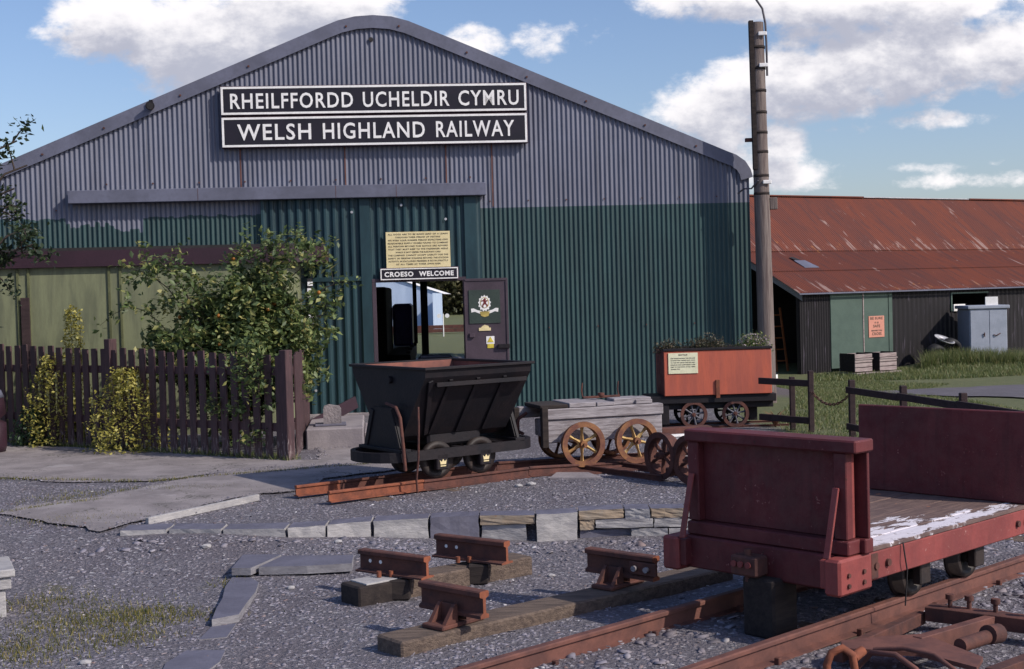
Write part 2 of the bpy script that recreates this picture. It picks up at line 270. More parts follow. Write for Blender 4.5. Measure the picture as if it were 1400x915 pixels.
# ---------------------------------------------------------------- mesh helpers
class MB:
    def __init__(s): s.v = []; s.f = []; s.sm = []
    def add(s, vs, fs, smooth=False, T=None):
        k = len(s.v)
        s.v += [tuple((T @ Vector(p)) if T else p) for p in vs]
        s.f += [tuple(i+k for i in f) for f in fs]; s.sm += [smooth]*len(fs)
        return s
    def box(s, x0, x1, y0, y1, z0, z1, bev=.004, T=None):
        b = min(bev, .3*min(x1-x0, y1-y0, z1-z0))
        if b < .0008: 
            vs = [(x,y,z) for x in (x0,x1) for y in (y0,y1) for z in (z0,z1)]
            return s.add(vs, [(0,1,3,2),(4,6,7,5),(0,4,5,1),(2,3,7,6),(0,2,6,4),(1,5,7,3)], False, T)
        bm = bmesh.new(); bmesh.ops.create_cube(bm, size=1)
        for v in bm.verts: v.co = Vector((x0 if v.co.x < 0 else x1, y0 if v.co.y < 0 else y1, z0 if v.co.z < 0 else z1))
        bmesh.ops.bevel(bm, geom=list(bm.edges), offset=b, segments=1, affect='EDGES')
        bm.verts.index_update()
        s.add([tuple(v.co) for v in bm.verts], [tuple(v.index for v in f.verts) for f in bm.faces], False, T); bm.free(); return s
    def beam(s, a, b, w_, h, up=(0,0,1), bev=.003):
        a = Vector(a); b = Vector(b); x = (b-a); L = x.length; x.normalize(); y = Vector(up).cross(x)
        if y.length < 1e-4: y = Vector((0,1,0)).cross(x)
        y.normalize(); z = x.cross(y)
        T = Matrix((x, y, z)).transposed().to_4x4(); T.translation = a
        return s.box(0, L, -w_/2, w_/2, -h/2, h/2, bev, T)
    def cyl(s, a, b, r, r2=None, n=20, caps=True, smooth=True):
        r2 = r if r2 is None else r2
        a = Vector(a); b = Vector(b); z = (b-a).normalized(); x = z.orthogonal().normalized(); y = z.cross(x)
        vs = []
        for p, q in ((a, r), (b, r2)):
            vs += [tuple(p + x*q*math.cos(2*math.pi*i/n) + y*q*math.sin(2*math.pi*i/n)) for i in range(n)]
        s.add(vs, [(i, (i+1) % n, n+(i+1) % n, n+i) for i in range(n)], smooth)
        if caps: s.add(vs, [tuple(range(n))[::-1], tuple(range(n, 2*n))])
        return s
    def tube(s, pts, r, n=8, r1=None):
        pts = [Vector(p) for p in pts]; vs = []; x = None
        for i, p in enumerate(pts):
            t = (pts[min(i+1, len(pts)-1)] - pts[max(i-1, 0)]).normalized()
            x = t.orthogonal().normalized() if x is None else (x - t*x.dot(t)).normalized()
            y = t.cross(x); q = r if r1 is None else r+(r1-r)*i/(len(pts)-1)
            vs += [tuple(p + x*q*math.cos(2*math.pi*k/n) + y*q*math.sin(2*math.pi*k/n)) for k in range(n)]
        m = len(pts)
        s.add(vs, [(j*n+i, j*n+(i+1) % n, (j+1)*n+(i+1) % n, (j+1)*n+i) for j in range(m-1) for i in range(n)], True)
        return s.add(vs, [tuple(range(n))[::-1], tuple(range((m-1)*n, m*n))])
    def lathe(s, prof, axis_a, axis, n=32, smooth=True):     # prof: (along axis, radius) closed loop
        a = Vector(axis_a); z = Vector(axis).normalized(); x = z.orthogonal().normalized(); y = z.cross(x); vs = []
        for (h, r) in prof:
            vs += [tuple(a + z*h + x*r*math.cos(2*math.pi*i/n) + y*r*math.sin(2*math.pi*i/n)) for i in range(n)]
        m = len(prof)
        return s.add(vs, [(j*n+i, j*n+(i+1) % n, ((j+1) % m)*n+(i+1) % n, ((j+1) % m)*n+i) for j in range(m) for i in range(n)], smooth)
    def prism(s, poly, z0, z1, T=None):                       # polygon in xy
        n = len(poly); vs = [(p[0], p[1], z0) for p in poly]+[(p[0], p[1], z1) for p in poly]
        return s.add(vs, [tuple(range(n))[::-1], tuple(range(n, 2*n))]+[(i, (i+1) % n, n+(i+1) % n, n+i) for i in range(n)], False, T)
    def sweep(s, prof, a, b, up=(0,0,1)):                     # closed profile (y,z) swept from a to b
        a = Vector(a); b = Vector(b); x = (b-a).normalized(); y = Vector(up).cross(x).normalized(); z = x.cross(y); n = len(prof)
        vs = [tuple(a+y*p[0]+z*p[1]) for p in prof]+[tuple(b+y*p[0]+z*p[1]) for p in prof]
        return s.add(vs, [tuple(range(n))[::-1], tuple(range(n, 2*n))]+[(i, (i+1) % n, n+(i+1) % n, n+i) for i in range(n)])
    def build(s, name, m, parent=None, mats=None, label=None):
        me = bpy.data.meshes.new(name); me.from_pydata(s.v, [], s.f)
        me.polygons.foreach_set('use_smooth', s.sm); me.materials.append(M[m] if isinstance(m, str) else m)
        o = bpy.data.objects.new(name, me); col.objects.link(o); o.parent = parent
        bm = bmesh.new(); bm.from_mesh(me); bmesh.ops.recalc_face_normals(bm, faces=bm.faces); bm.to_mesh(me); bm.free()
        if label: o['label'] = label
        return o
def tag(o, label, cat, group=None):
    o['label'] = label; o['category'] = cat
    if group: o['group'] = group
    return o
def thing(name, label, cat, loc, rz=0, group=None):
    o = bpy.data.objects.new(name, None); col.objects.link(o); o.empty_display_size = .1
    o.location = loc; o.rotation_euler = (0, 0, rz); return tag(o, label, cat, group)
def stuff(o): o['kind'] = 'stuff'; return o
def structure(o): o['kind'] = 'structure'; return o
def raw(name, V, F, m, parent=None, smooth=False):
    me = bpy.data.meshes.new(name); nv = len(V); nf = len(F); k = F.shape[1]
    me.vertices.add(nv); me.vertices.foreach_set('co', np.asarray(V, np.float32).ravel())
    me.loops.add(nf*k); me.loops.foreach_set('vertex_index', np.asarray(F, np.int32).ravel())
    me.polygons.add(nf); me.polygons.foreach_set('loop_start', np.arange(0, nf*k, k, dtype=np.int32))
    me.update(calc_edges=True)
    if smooth: me.polygons.foreach_set('use_smooth', [True]*nf)
    me.materials.append(M[m] if isinstance(m, str) else m)
    o = bpy.data.objects.new(name, me); col.objects.link(o); o.parent = parent; return o
def rots(n, tilt):                                            # random rotation matrices: yaw free, tilt limited
    yaw = rng.uniform(0, 2*np.pi, n); tl = np.abs(rng.normal(0, tilt, n)); ax = rng.uniform(0, 2*np.pi, n)
    kx, ky = np.cos(ax), np.sin(ax); c, s = np.cos(tl), np.sin(tl)
    A = np.zeros((n,3,3)); A[:,0,0] = c+kx*kx*(1-c); A[:,0,1] = kx*ky*(1-c); A[:,0,2] = ky*s
    A[:,1,0] = kx*ky*(1-c); A[:,1,1] = c+ky*ky*(1-c); A[:,1,2] = -kx*s; A[:,2,0] = -ky*s; A[:,2,1] = kx*s; A[:,2,2] = c
    Z = np.zeros((n,3,3)); Z[:,0,0] = np.cos(yaw); Z[:,0,1] = -np.sin(yaw); Z[:,1,0] = np.sin(yaw); Z[:,1,1] = np.cos(yaw); Z[:,2,2] = 1
    return A @ Z
def leaves(name, P, size, m, parent=None, tilt=1.2, aspect=.55):
    n = len(P); sz = size*rng.uniform(.6, 1.25, n)
    base = np.array([(-1,0,0),(0,-aspect,.12),(1,0,-.1),(0,aspect,.12)])*.5
    V = np.einsum('nij,kj->nki', rots(n, tilt), base)*sz[:,None,None]+np.asarray(P)[:,None,:]
    F = np.arange(n*4).reshape(n,4)
    F = np.concatenate([F[:,[0,1,2]], F[:,[0,2,3]]])
    return raw(name, V.reshape(-1,3), F, m, parent)
def text(body, size, m, parent, x, z, y=0, name='lettering', align='LEFT', bold=.0, sx=1., ext=.004, space=1., rx=90, line=1.):
    c = bpy.data.curves.new(name, 'FONT'); c.body = body; c.size = size; c.align_x = align; c.extrude = ext; c.offset = bold; c.space_character = space
    c.space_line = line; c.resolution_u = 3
    o = bpy.data.objects.new('tmp', c); col.objects.link(o); dg = bpy.context.evaluated_depsgraph_get()
    me = bpy.data.meshes.new_from_object(o.evaluated_get(dg)); bpy.data.objects.remove(o)
    q = bpy.data.objects.new(name, me); col.objects.link(q); me.materials.clear(); me.materials.append(M[m]); q.parent = parent
    me.transform(Matrix.Diagonal((sx, 1, 1, 1))); me.transform(Matrix.Rotation(R(rx), 4, 'X')); q.location = (x, y, z); return q

# ---------------------------------------------------------------- terrain
def S(t): t = np.clip(t, 0, 1); return t*t*(3-2*t)
WX = [-2.95,-2.757,-2.39,-2.005,-1.566,-1.299,-1.007,-.611,-.261,.132,.426,.755,.936,1.22,2.2,4.2]
WY = [9.0,8.96,8.97,8.90,8.87,8.94,9.06,9.12,9.16,9.12,9.18,9.22,9.18,9.16,9.10,9.0]
def gz(x, y):
    x = np.asarray(x, float); y = np.asarray(y, float)
    yw = np.interp(x, WX, WY)
    low = -.16*np.maximum(S((x+2.7)/3.0), S((9.2-y)/1.3))*S((yw+.14-y)/.06 if False else (yw+.16-y)/.10)
    low = np.where(x < -2.9, -.16*S((9.2-y)/1.3), low)
    rr = S((x-3.4)/2.2)
    low = np.where(x > 4.2, -.16*S((10.5-y)/3), low)
    back = -.42*S((y-15.5)/11)*rr
    bump_ = .012*np.sin(x*1.7+1)*np.sin(y*1.3)+.006*np.sin(x*5.1)*np.sin(y*4.3+2)
    bank = .13*np.exp(-((y-(30.2+.5*(x-8.5)))/1.2)**2)*S((x-9.0)/1.)
    return low+back+bump_*S((12-y)/2)+bank*rr
def grid_mesh(name, xs, ys, zf, m, off=0.):
    X, Y = np.meshgrid(xs, ys); Z = zf(X, Y)+off
    V = np.stack([X, Y, Z], -1).reshape(-1,3); nx = len(xs); ny = len(ys)
    i, j = np.meshgrid(np.arange(nx-1), np.arange(ny-1)); a = (j*nx+i).ravel()
    return raw(name, V, np.stack([a, a+1, a+nx+1, a+nx], 1), m, None, True)
def ground_mat():
    m, t, b = new_mat('ground_slate_waste_and_turf'); v = objco(t); x, y, z = t.sep(v)
    vo = t.node('ShaderNodeTexVoronoi'); t.l.new(t.vmul(v, (1,1.5,1)), vo.inputs['Vector']); vo.inputs['Scale'].default_value = 42
    cs = t.node('ShaderNodeSeparateColor'); t.l.new(vo.outputs['Color'], cs.inputs[0])
    n = t.noise(v, 1.3, 6, .6); n2 = t.noise(v, 130, 3, .6)
    g = t.mix(cs.outputs[0], (.12,.11,.13), (.21,.195,.225)); g = t.mix(t.mr(n, .4, .65, 0, .45), g, (.12,.10,.12))
    g = t.mix(t.mr(cs.outputs[1], .955, .965), g, (.42,.4,.43))
    turf = t.mix(t.noise(v, 3.5, 6, .65), (.095,.125,.04), (.21,.20,.095)); turf = t.mix(t.mr(n2, .4, .7, 0, .5), turf, (.06,.075,.03))
    dirt = t.mix(t.noise(v, 5, 6, .6), (.17,.135,.135), (.10,.08,.09))
    wob = t.m('MULTIPLY', t.m('SUBTRACT', t.noise(v, .9, 6, .65), .5), 3.)
    # mossy patches in the slate at near left
    moss = t.mr(t.noise(v, 1.9, 7, .68), .57, .68)
    lm = t.m('MULTIPLY', t.mr(x, -1.5, -2.3), t.mr(y, 9.0, 8.2)); 
    g = t.mix(t.m('MULTIPLY', t.m('MULTIPLY', moss, lm), .55), g, (.13,.12,.045))
    tf = t.m('MULTIPLY', t.mr(t.m('ADD', x, t.m('MULTIPLY', wob, .35)), 2.55, 2.95), t.mr(t.m('ADD', y, wob), 12.4, 13.2))
    c = t.mix(tf, g, turf)
    far = t.mr(t.m('ADD', y, wob), 33., 35.)
    c = t.mix(far, c, turf)
    dm = t.m('MULTIPLY', t.m('MULTIPLY', t.mr(t.m('ADD', y, wob), 18.5, 19.5), t.mr(t.m('ADD', y, wob), 23.6, 22.8)), t.mr(t.noise(v, .8, 4), .30, .48))
    c = t.mix(t.m('MULTIPLY', dm, t.mr(x, 3.5, 4.)), c, dirt)
    t.put(b.inputs['Base Color'], c); b.inputs['Roughness'].default_value = .85
    bump(t, b, t.m('ADD', vo.outputs['Distance'], n2), .9, .02)
    return m
M['ground'] = ground_mat()
xs = np.concatenate([np.linspace(-400,-30,12), np.linspace(-28,-8,14), np.arange(-7.5,7.6,.08), np.linspace(8,30,50), np.linspace(35,400,12)])
ys = np.concatenate([np.linspace(-60,2,10), np.arange(2.5,8.6,.1), np.arange(8.6,9.6,.025), np.arange(9.65,17,.12), np.linspace(17.2,40,80), np.linspace(42,600,25)])
structure(grid_mesh('ground', xs, ys, gz, 'ground'))

def poly_sheet(name, poly, m, off, step=.12, thick=None):
    bm = bmesh.new(); vs = [bm.verts.new((p[0], p[1], 0)) for p in poly]; bm.faces.new(vs)
    x0, x1 = min(p[0] for p in poly), max(p[0] for p in poly); y0, y1 = min(p[1] for p in poly), max(p[1] for p in poly)
    for a, b_, n in ((x0, x1, (1,0,0)), (y0, y1, (0,1,0))):
        k = a+step
        while k < b_:
            co = (k,0,0) if n[0] else (0,k,0)
            bmesh.ops.bisect_plane(bm, geom=list(bm.verts)+list(bm.edges)+list(bm.faces), plane_co=co, plane_no=n); k += step
    for v in bm.verts: v.co.z = float(gz(v.co.x, v.co.y))+off
    me = bpy.data.meshes.new(name); bm.to_mesh(me); bm.free(); me.materials.append(M[m])
    for p in me.polygons: p.use_smooth = True
    o = bpy.data.objects.new(name, me); col.objects.link(o); return structure(o)
def path_mat(name, a, b_, sc=2.5):
    m, t, b = new_mat(name); v = objco(t); n = t.noise(v, sc, 7, .65); n2 = t.noise(v, 90, 4, .7)
    c = t.mix(t.mr(n, .35, .65), a, b_); c = t.mix(t.mr(n2, .45, .7, 0, .4), c, tuple(q*.5 for q in a))
    c = t.mix(t.mr(t.noise(v, 160, 2), .68, .72, 0, .6), c, (.5,.47,.5))
    vo = t.node('ShaderNodeTexVoronoi', feature='DISTANCE_TO_EDGE'); dv = t.node('ShaderNodeVectorMath', operation='ADD'); t.l.new(v, dv.inputs[0])
    t.l.new(t.comb(t.m('MULTIPLY', t.noise(v, 2.2, 5, .6), 1.3), t.m('MULTIPLY', t.noise(v, 2.9, 5, .6), 1.3), 0.), dv.inputs[1]); t.l.new(dv.outputs[0], vo.inputs['Vector']); vo.inputs['Scale'].default_value = .75
    crk = t.mr(vo.outputs['Distance'], .012, .002); crk = t.m('MULTIPLY', crk, t.mr(t.noise(v, 1.1, 3), .45, .55)); c = t.mix(t.m('MULTIPLY', crk, .75), c, (.05,.05,.035))
    c = t.mix(t.mr(t.noise(v, 1.2, 7, .7), .58, .66, 0, .5), c, (.40,.37,.38)); c = t.mix(t.mr(t.noise(v, .8, 6, .7), .56, .64, 0, .45), c, (.13,.115,.11))
    t.put(b.inputs['Base Color'], c); b.inputs['Roughness'].default_value = .85; bump(t, b, t.m('ADD', n, n2), .7, .008); return m
M['path'] = path_mat('worn_tarmac_path', (.30,.265,.27), (.20,.175,.18))
M['road'] = path_mat('grey_tarmac_road', (.13,.115,.135), (.10,.088,.10))
PATHS = []
def wobble(poly, amp=.05, step=.25):
    out = []
    for i, p in enumerate(poly):
        q = poly[(i+1) % len(poly)]; L = math.dist(p, q); n = max(1, int(L/step))
        for k in range(n): out.append((p[0]+(q[0]-p[0])*k/n+random.uniform(-amp, amp), p[1]+(q[1]-p[1])*k/n+random.uniform(-amp, amp)))
    return out
def keep(p, a): q = wobble(p, a, .12); PATHS.append(q); return q
poly_sheet('path', keep([(-7.5,15.4),(-5.795,14.95),(-4.2,14.2),(-2.25,12.80),(-1.9,12.75),(-2.05,13.7),(-1.3,13.8),(-.5,12.2),(-1.2,12.35),(-2.5,12.15),(-3.2,11.5),(-4.0,11.6),(-4.75,12.1),(-7.4,12.9)], .03), 'path', .010)
poly_sheet('path', keep([(-3.9,9.9),(-3.46,9.55),(-2.85,9.02),(-2.5,9.78),(-2.05,10.6),(-1.72,10.75),(-1.66,11.4),(-.6,12.15),(-1.2,12.32),(-2.5,12.12),(-3.0,11.45),(-3.4,10.5),(-3.9,10.2)], .03), 'path', .016)
poly_sheet('road', wobble([(7.6,16.5),(6.1,19.6),(6.2,23.0),(9.1,24.3),(16,26.5),(24,28),(24,18.5),(12,16.0)], .22, .5), 'road', .02, .6)

# ---------------------------------------------------------------- corrugated sheet helper (local frame: x along, y depth, z up)
def corr(name, u0, u1, zlo, zhi, m, parent, pitch=.064, amp=.009, y=0., sub=8, nz=1, box=False):
    n = max(2, int((u1-u0)/pitch*sub)); us = np.linspace(u0, u1, n+1); ph = 2*np.pi*us/pitch
    prof = -amp*np.cos(ph)
    if box: prof = -amp*np.clip(np.cos(ph)*2.6, -1, 1)
    lo = np.array([zlo(u) if callable(zlo) else zlo for u in us]); hi = np.array([zhi(u) if callable(zhi) else zhi for u in us])
    rows = [np.stack([us, y+prof, lo+(hi-lo)*k/nz], 1) for k in range(nz+1)]
    V = np.concatenate(rows); w_ = n+1
    F = np.concatenate([np.stack([np.arange(n)+k*w_, np.arange(1, n+1)+k*w_, np.arange(1, n+1)+(k+1)*w_, np.arange(n)+(k+1)*w_], 1) for k in range(nz)])
    return raw(name, V, F, m, parent, True)

# ---------------------------------------------------------------- the big gabled shed
B = thing('gabled_shed', 'large corrugated iron shed, blue-grey gable above dark green walls', 'shed', (-2.1, 17.7, 0), R(5))
PU = [-5.42,-5.36,-5.25,-5.05,-4.56,-.28,-.10,.12,.36,.60,.82,1.00,4.95,5.10,5.25,5.37,5.44,5.465]
PZ = [2.85,2.98,3.10,3.20,3.42,5.185,5.255,5.305,5.32,5.30,5.24,5.165,3.50,3.435,3.375,3.29,3.18,3.08]
def top(u): return float(np.interp(u, PU, PZ))
def wtop(u): return top(u)-.05
ZP = 2.74
JAG = [random.uniform(-.045,.045) for _ in range(40)]
def seam(u): return ZP if u > -1.2 else (JAG[int((u+6)/.064)%40]+2.60+.05*math.sin(u*5) if -3.75 < u < -2.75 else ZP-.02+.4*JAG[int((u+6)/.064)%40])
corr('gable_cladding', -5.40, 5.44, seam, wtop, 'wall_grey', B)
corr('wall_cladding', -5.40, -1.20, -.1, seam, 'wall_green', B)
corr('wall_cladding', 1.70, 5.44, -.45, ZP, 'wall_green', B)
for u in (-1.45,-.07,1.28,1.9): MB().box(u-.009, u+.009, -.0125, -.0105, 2.92 if u<1.5 else 2.76, 3.62 if u<1.8 else 3.7, 0).build('rust_streak', 'rail_rust', B)
# verge flashing
v_ = MB(); n = len(PU); vs = []
for i in range(n):
    a = Vector((PU[max(i-1,0)], PZ[max(i-1,0)])); b = Vector((PU[min(i+1,n-1)], PZ[min(i+1,n-1)])); t = (b-a).normalized(); nn = Vector((-t.y, t.x))
    p = Vector((PU[i], PZ[i]))
    for (o, y) in ((.02,-.045),(-.15,-.045),(-.15,-.03),(.0,-.03),(.0,.3),(.02,.3)): vs.append((p.x+nn.x*o, y, p.y+nn.y*o))
v_.add(vs, [(i*6+k, i*6+(k+1)%6, (i+1)*6+(k+1)%6, (i+1)*6+k) for i in range(n-1) for k in range(6)], False)
v_.build('verge_flashing', 'trim_grey', B)
for u in (-4.0,-3.2,-2.2,-1.3,.0,.7,1.6,2.4,3.2,4.0,4.7):
    z = top(u)-.085; MB().cyl((u,-.060,z), (u,-.044,z), .014, n=8).build('flashing_bolt', 'rust_dark', B)
for z_, us_ in ((2.83, np.arange(-4.9, 5.3, .52)), (1.1, np.arange(1.95, 5.3, .67))):
    for u_ in us_:
        if -3.7 < u_ < 1.75 and z_ > 2: continue
        MB().cyl((float(u_),-.022,z_), (float(u_),-.008,z_), .010, n=6).build('fixing_bolt', 'rust_dark', B)
for u_ in np.arange(-3.2, 1.7, .6): MB().cyl((float(u_),-.022,3.16), (float(u_),-.008,3.16), .012, n=6).build('fixing_bolt', 'rust_dark', B)
# roof sheet
vs = []
for i in range(n): vs += [(PU[i], .28, PZ[i]-.0), (PU[i], 16.4, PZ[i])]
MB().add(vs, [(2*i, 2*i+1, 2*i+3, 2*i+2) for i in range(n-1)]).build('roof', 'trim_grey', B)
MB().box(-5.40, -5.32, .02, 16, -.1, 2.85, 0).build('side_wall', 'wall_green', B)
MB().box(5.36, 5.44, .02, 16, -.5, 2.95, 0).build('side_wall', 'wall_green', B)
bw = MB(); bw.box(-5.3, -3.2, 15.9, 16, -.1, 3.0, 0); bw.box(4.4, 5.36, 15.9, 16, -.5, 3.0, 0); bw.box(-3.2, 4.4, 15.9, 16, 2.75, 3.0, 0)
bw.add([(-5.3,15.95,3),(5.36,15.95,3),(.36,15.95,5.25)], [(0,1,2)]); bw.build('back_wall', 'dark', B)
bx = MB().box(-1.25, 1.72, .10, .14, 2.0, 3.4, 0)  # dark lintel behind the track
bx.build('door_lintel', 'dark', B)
# track cover
tcv = MB().box(-3.67, 1.80, -.17, -.02, 2.905, 3.075, .006)
tco = tcv.build('door_track_cover', 'trim_grey', B)
for u in (-2.0,-.2,.6): MB().box(u-.003, u+.003, -.1715, -.1695, 2.91, 3.07, 0).build('cover_joint', 'rust_dark', B)
MB().cyl((.324,-.03,5.02), (.324,.0,5.02), .03, n=14).build('vent_hole', 'dark', B)
# sliding door
yb = -.055
corr('door_sheet', -1.20, .2365, .03, 2.95, 'door_green', B, .118, .014, yb, 12, box=True)
corr('door_sheet', .236, 1.49, 1.82, 2.95, 'door_green', B, .118, .014, yb, 12, box=True)
corr('door_sheet', 1.49, 1.72, .03, 2.95, 'door_green', B, .118, .006, yb, 12, box=True)
f = MB(); f.box(.10, .235, yb-.034, yb-.013, .03, 2.9, .003); f.build('door_frame', 'door_green', B)
MB().box(1.50, 1.66, yb-.034, yb-.013, .03, 2.9, .003).build('door_frame', 'door_green', B)
MB().box(-.84, .10, yb-.030, yb-.014, 1.80, 1.86, .003).build('door_rail', 'door_green', B)
f = MB(); f.box(.237, .292, yb-.03, yb+.03, .0, 1.80, .003); f.box(1.452, 1.498, yb-.03, yb+.03, .0, 1.80, .003); f.box(.237, 1.498, yb-.033, yb+.03, 1.77, 1.82, .003)
f.build('wicket_frame', 'frame_brown', B)
for (u, z) in ((.0,2.72),(.66,2.8),(-.55,.35),(-.45,.9),(1.25,2.6)): MB().cyl((u, yb-.016, z), (u, yb-.030, z), .018, n=8).build('door_bolt', 'galv', B)
MB().box(-1.3, 1.7, -.16, .0, -.02, .035, .005).build('door_sill', 'concrete', B)
MB().box(-4.6, 5.3, .15, 15.8, .004, .02, 0).build('shed_floor', 'concrete', B)
# wicket door, open, folded back on the wall
D = thing('wicket_door', 'brown steel door standing open beside the shed doorway, with crest', 'door', B.matrix_world @ Vector((0,0,0)), 0)
D.location = (-2.1, 17.7, 0); D.rotation_euler = (0, 0, R(5))
dd = MB().box(1.462, 2.055, -.155, -.115, .06, 1.79, .004).build('door_leaf', 'frame_brown', D)
MB().box(1.478, 2.04, -.166, -.156, 1.755, 1.782, .002).build('top_edge', 'frame_brown', D)
for u in (1.475, 2.035): MB().box(u-.012, u+.012, -.168, -.156, .08, 1.75, .002).build('edge_angle', 'frame_brown', D)
cp = MB().box(1.525, 1.945, -.166, -.1565, 1.185, 1.635, .001).build('crest_panel', 'crest_green', D)
def flat(poly, y0, y1, name, m, par): return MB().prism([(p[0], p[1]) for p in poly], 0, 1, Matrix(((1,0,0,0),(0,0,y1-y0,y0),(0,1,0,0),(0,0,0,1)))).build(name, m, par)
cx, cz = 1.735, 1.45
flat([(cx+.080*math.sin(a)*(1+.09*math.cos(13*a)), cz+.005+.102*math.cos(a)*(1+.09*math.cos(13*a))) for a in np.linspace(0, 2*math.pi, 130)[:-1]], -.169, -.1665, 'crest_mantling', 'sign_white', cp)
flat([(cx+.060*math.sin(a), cz+.012+.075*math.cos(a)) for a in np.linspace(0, 2*math.pi, 24)[:-1]], -.171, -.1695, 'crest_shield', 'gold', cp)
flat([(cx+.050*math.sin(a), cz+.012+.066*math.cos(a)) for a in np.linspace(0, 2*math.pi, 24)[:-1]], -.173, -.1715, 'crest_shield', 'sign_white', cp)
flat([(cx+x*.058, cz+.012+z*.066) for x, z in [(-.1,.9),(.25,.95),(.35,.6),(.2,.45),(.7,.55),(.75,.3),(.35,.15),(.4,-.2),(.75,-.45),(.6,-.85),(.35,-.75),(.4,-.5),(.05,-.3),(-.3,-.6),(-.25,-.95),(-.55,-.9),(-.55,-.4),(-.25,.0),(-.3,.3),(-.75,.2),(-.8,.45),(-.35,.55)]], -.175, -.1735, 'crest_lion', 'crest_red', cp)
rb = MB()
for sgn in (-1, 1):
    pts = [(cx+sgn*.04, cz-.10), (cx+sgn*.10, cz-.085), (cx+sgn*.15, cz-.06), (cx+sgn*.185, cz-.065), (cx+sgn*.18, cz-.115), (cx+sgn*.135, cz-.105), (cx+sgn*.09, cz-.125), (cx+sgn*.04, cz-.14)]
    rb.prism(pts if sgn > 0 else pts[::-1], 0, 1, Matrix(((1,0,0,0),(0,0,.003,-.1695),(0,1,0,0),(0,0,0,1))))
rb.build('crest_ribbon', 'sign_white', cp)
flat([(cx-.07, cz-.105), (cx+.07, cz-.105), (cx+.05, cz-.165), (cx, cz-.18), (cx-.05, cz-.165)], -.170, -.1685, 'crest_motto', 'gold', cp)
MB().box(1.735-.085, 1.735+.075, -.166, -.156, 1.085, 1.125, .001).build('label_sticker', 'cream', D)
flat([(1.67,1.12),(1.79,1.12),(1.78,1.15),(1.73,1.165),(1.70,1.15)], -.162, -.157, 'label_sticker', 'cream', D)
MB().box(1.745, 1.855, -.161, -.157, .905, 1.01, .001).build('warning_sticker', 'sign_white', D)
flat([(1.755,.93),(1.845,.93),(1.80,1.005)], -.164, -.1615, 'warning_triangle', 'yellow', D)
MB().box(1.758, 1.845, -.163, -.157, .85, .905, .001).build('warning_sticker', 'yellow', D)
MB().box(1.52, 1.59, -.19, -.156, 1.00, 1.06, .004).build('lock_box', 'frame_brown', D)
MB().box(1.90, 2.06, -.20, -.156, .845, .90, .004).build('bolt_bar', 'black_iron', D)

# ---------------------------------------------------------------- signs on the shed
def board(name, label, u0, u1, z0, z1, y1, thick, body, size, sx, bw=.028, inner='sign_black', cat='sign', group=None, bold=.006, space=1.08, edge='sign_edge'):
    s = thing(name, label, cat, (-2.1, 17.7, 0), R(5), group)
    MB().box(u0-.01, u1+.01, y1-thick, y1, z0-.01, z1+.01, .003).build('backing', edge, s)
    yf = y1-thick
    MB().box(u0+bw-.002, u1-bw+.002, yf-.004, yf-.0005, z0+bw-.002, z1-bw+.002, 0).build('face', inner, s)
    b = MB(); b.box(u0,u1,yf-.010,yf-.0005,z0,z0+bw,.001); b.box(u0,u1,yf-.010,yf-.0005,z1-bw,z1,.001)
    b.box(u0,u0+bw,yf-.010,yf-.0005,z0+bw,z1-bw,.001); b.box(u1-bw,u1,yf-.010,yf-.0005,z0+bw,z1-bw,.001); b.build('border', 'sign_white', s)
    return s, yf
s1, yf = board('name_board', 'upper black name board reading RHEILFFORDD UCHELDIR CYMRU in white capitals', -1.665, 2.378, 4.031, 4.397, -.03, .09, '', .3, 1)
def fit_text(body, u0, u1, z0, h, y, par, m='sign_white', bold=.004, space=1.14, ext=.004, name='lettering'):
    o = text(body, h/.72*1.0, m, par, 0, 0, y, name, bold=bold, space=space, ext=ext)
    vs = np.empty(len(o.data.vertices)*3); o.data.vertices.foreach_get('co', vs); vs = vs.reshape(-1,3)
    a, b_ = vs[:,0].min(), vs[:,0].max(); c, d_ = vs[:,2].min(), vs[:,2].max()
    o.data.transform(Matrix.Diagonal(((u1-u0)/(b_-a), 1, h/(d_-c), 1))); o.location = (u0-a*(u1-u0)/(b_-a), y, z0-c*h/(d_-c)); return o
fit_text('RHEILFFORDD', -1.545, .065, 4.105, .205, yf-.008, s1)
fit_text('UCHELDIR', .195, 1.345, 4.105, .205, yf-.008, s1)
fit_text('CYMRU', 1.465, 2.275, 4.105, .205, yf-.008, s1)
s2, yf = board('name_board', 'lower black name board reading WELSH HIGHLAND RAILWAY in white capitals', -1.665, 2.378, 3.605, 3.993, -.03, .09, '', .3, 1)
fit_text('WELSH', -1.465, -.50, 3.69, .215, yf-.008, s2)
fit_text('HIGHLAND', -.345, 1.005, 3.69, .215, yf-.008, s2)
fit_text('RAILWAY', 1.155, 2.205, 3.69, .215, yf-.008, s2)
s3, yf = board('welcome_sign', 'small black and white CROESO WELCOME board over the doorway', .357, 1.392, 1.800, 1.950, -.10, .03, '', .08, 1, .014, bold=.003)
fit_text('CROESO', .41, .795, 1.84, .068, yf-.006, s3, bold=.0035, ext=.002)
fit_text('WELCOME', .87, 1.335, 1.84, .068, yf-.006, s3, bold=.0035, ext=.002)
s4 = thing('notice_board', 'cream painted notice with rows of small lettering above the doorway', 'notice', (-2.1, 17.7, 0), R(5))
MB().box(.44, 1.297, -.125, -.10, 1.956, 2.438, .002).build('panel', 'cream', s4)
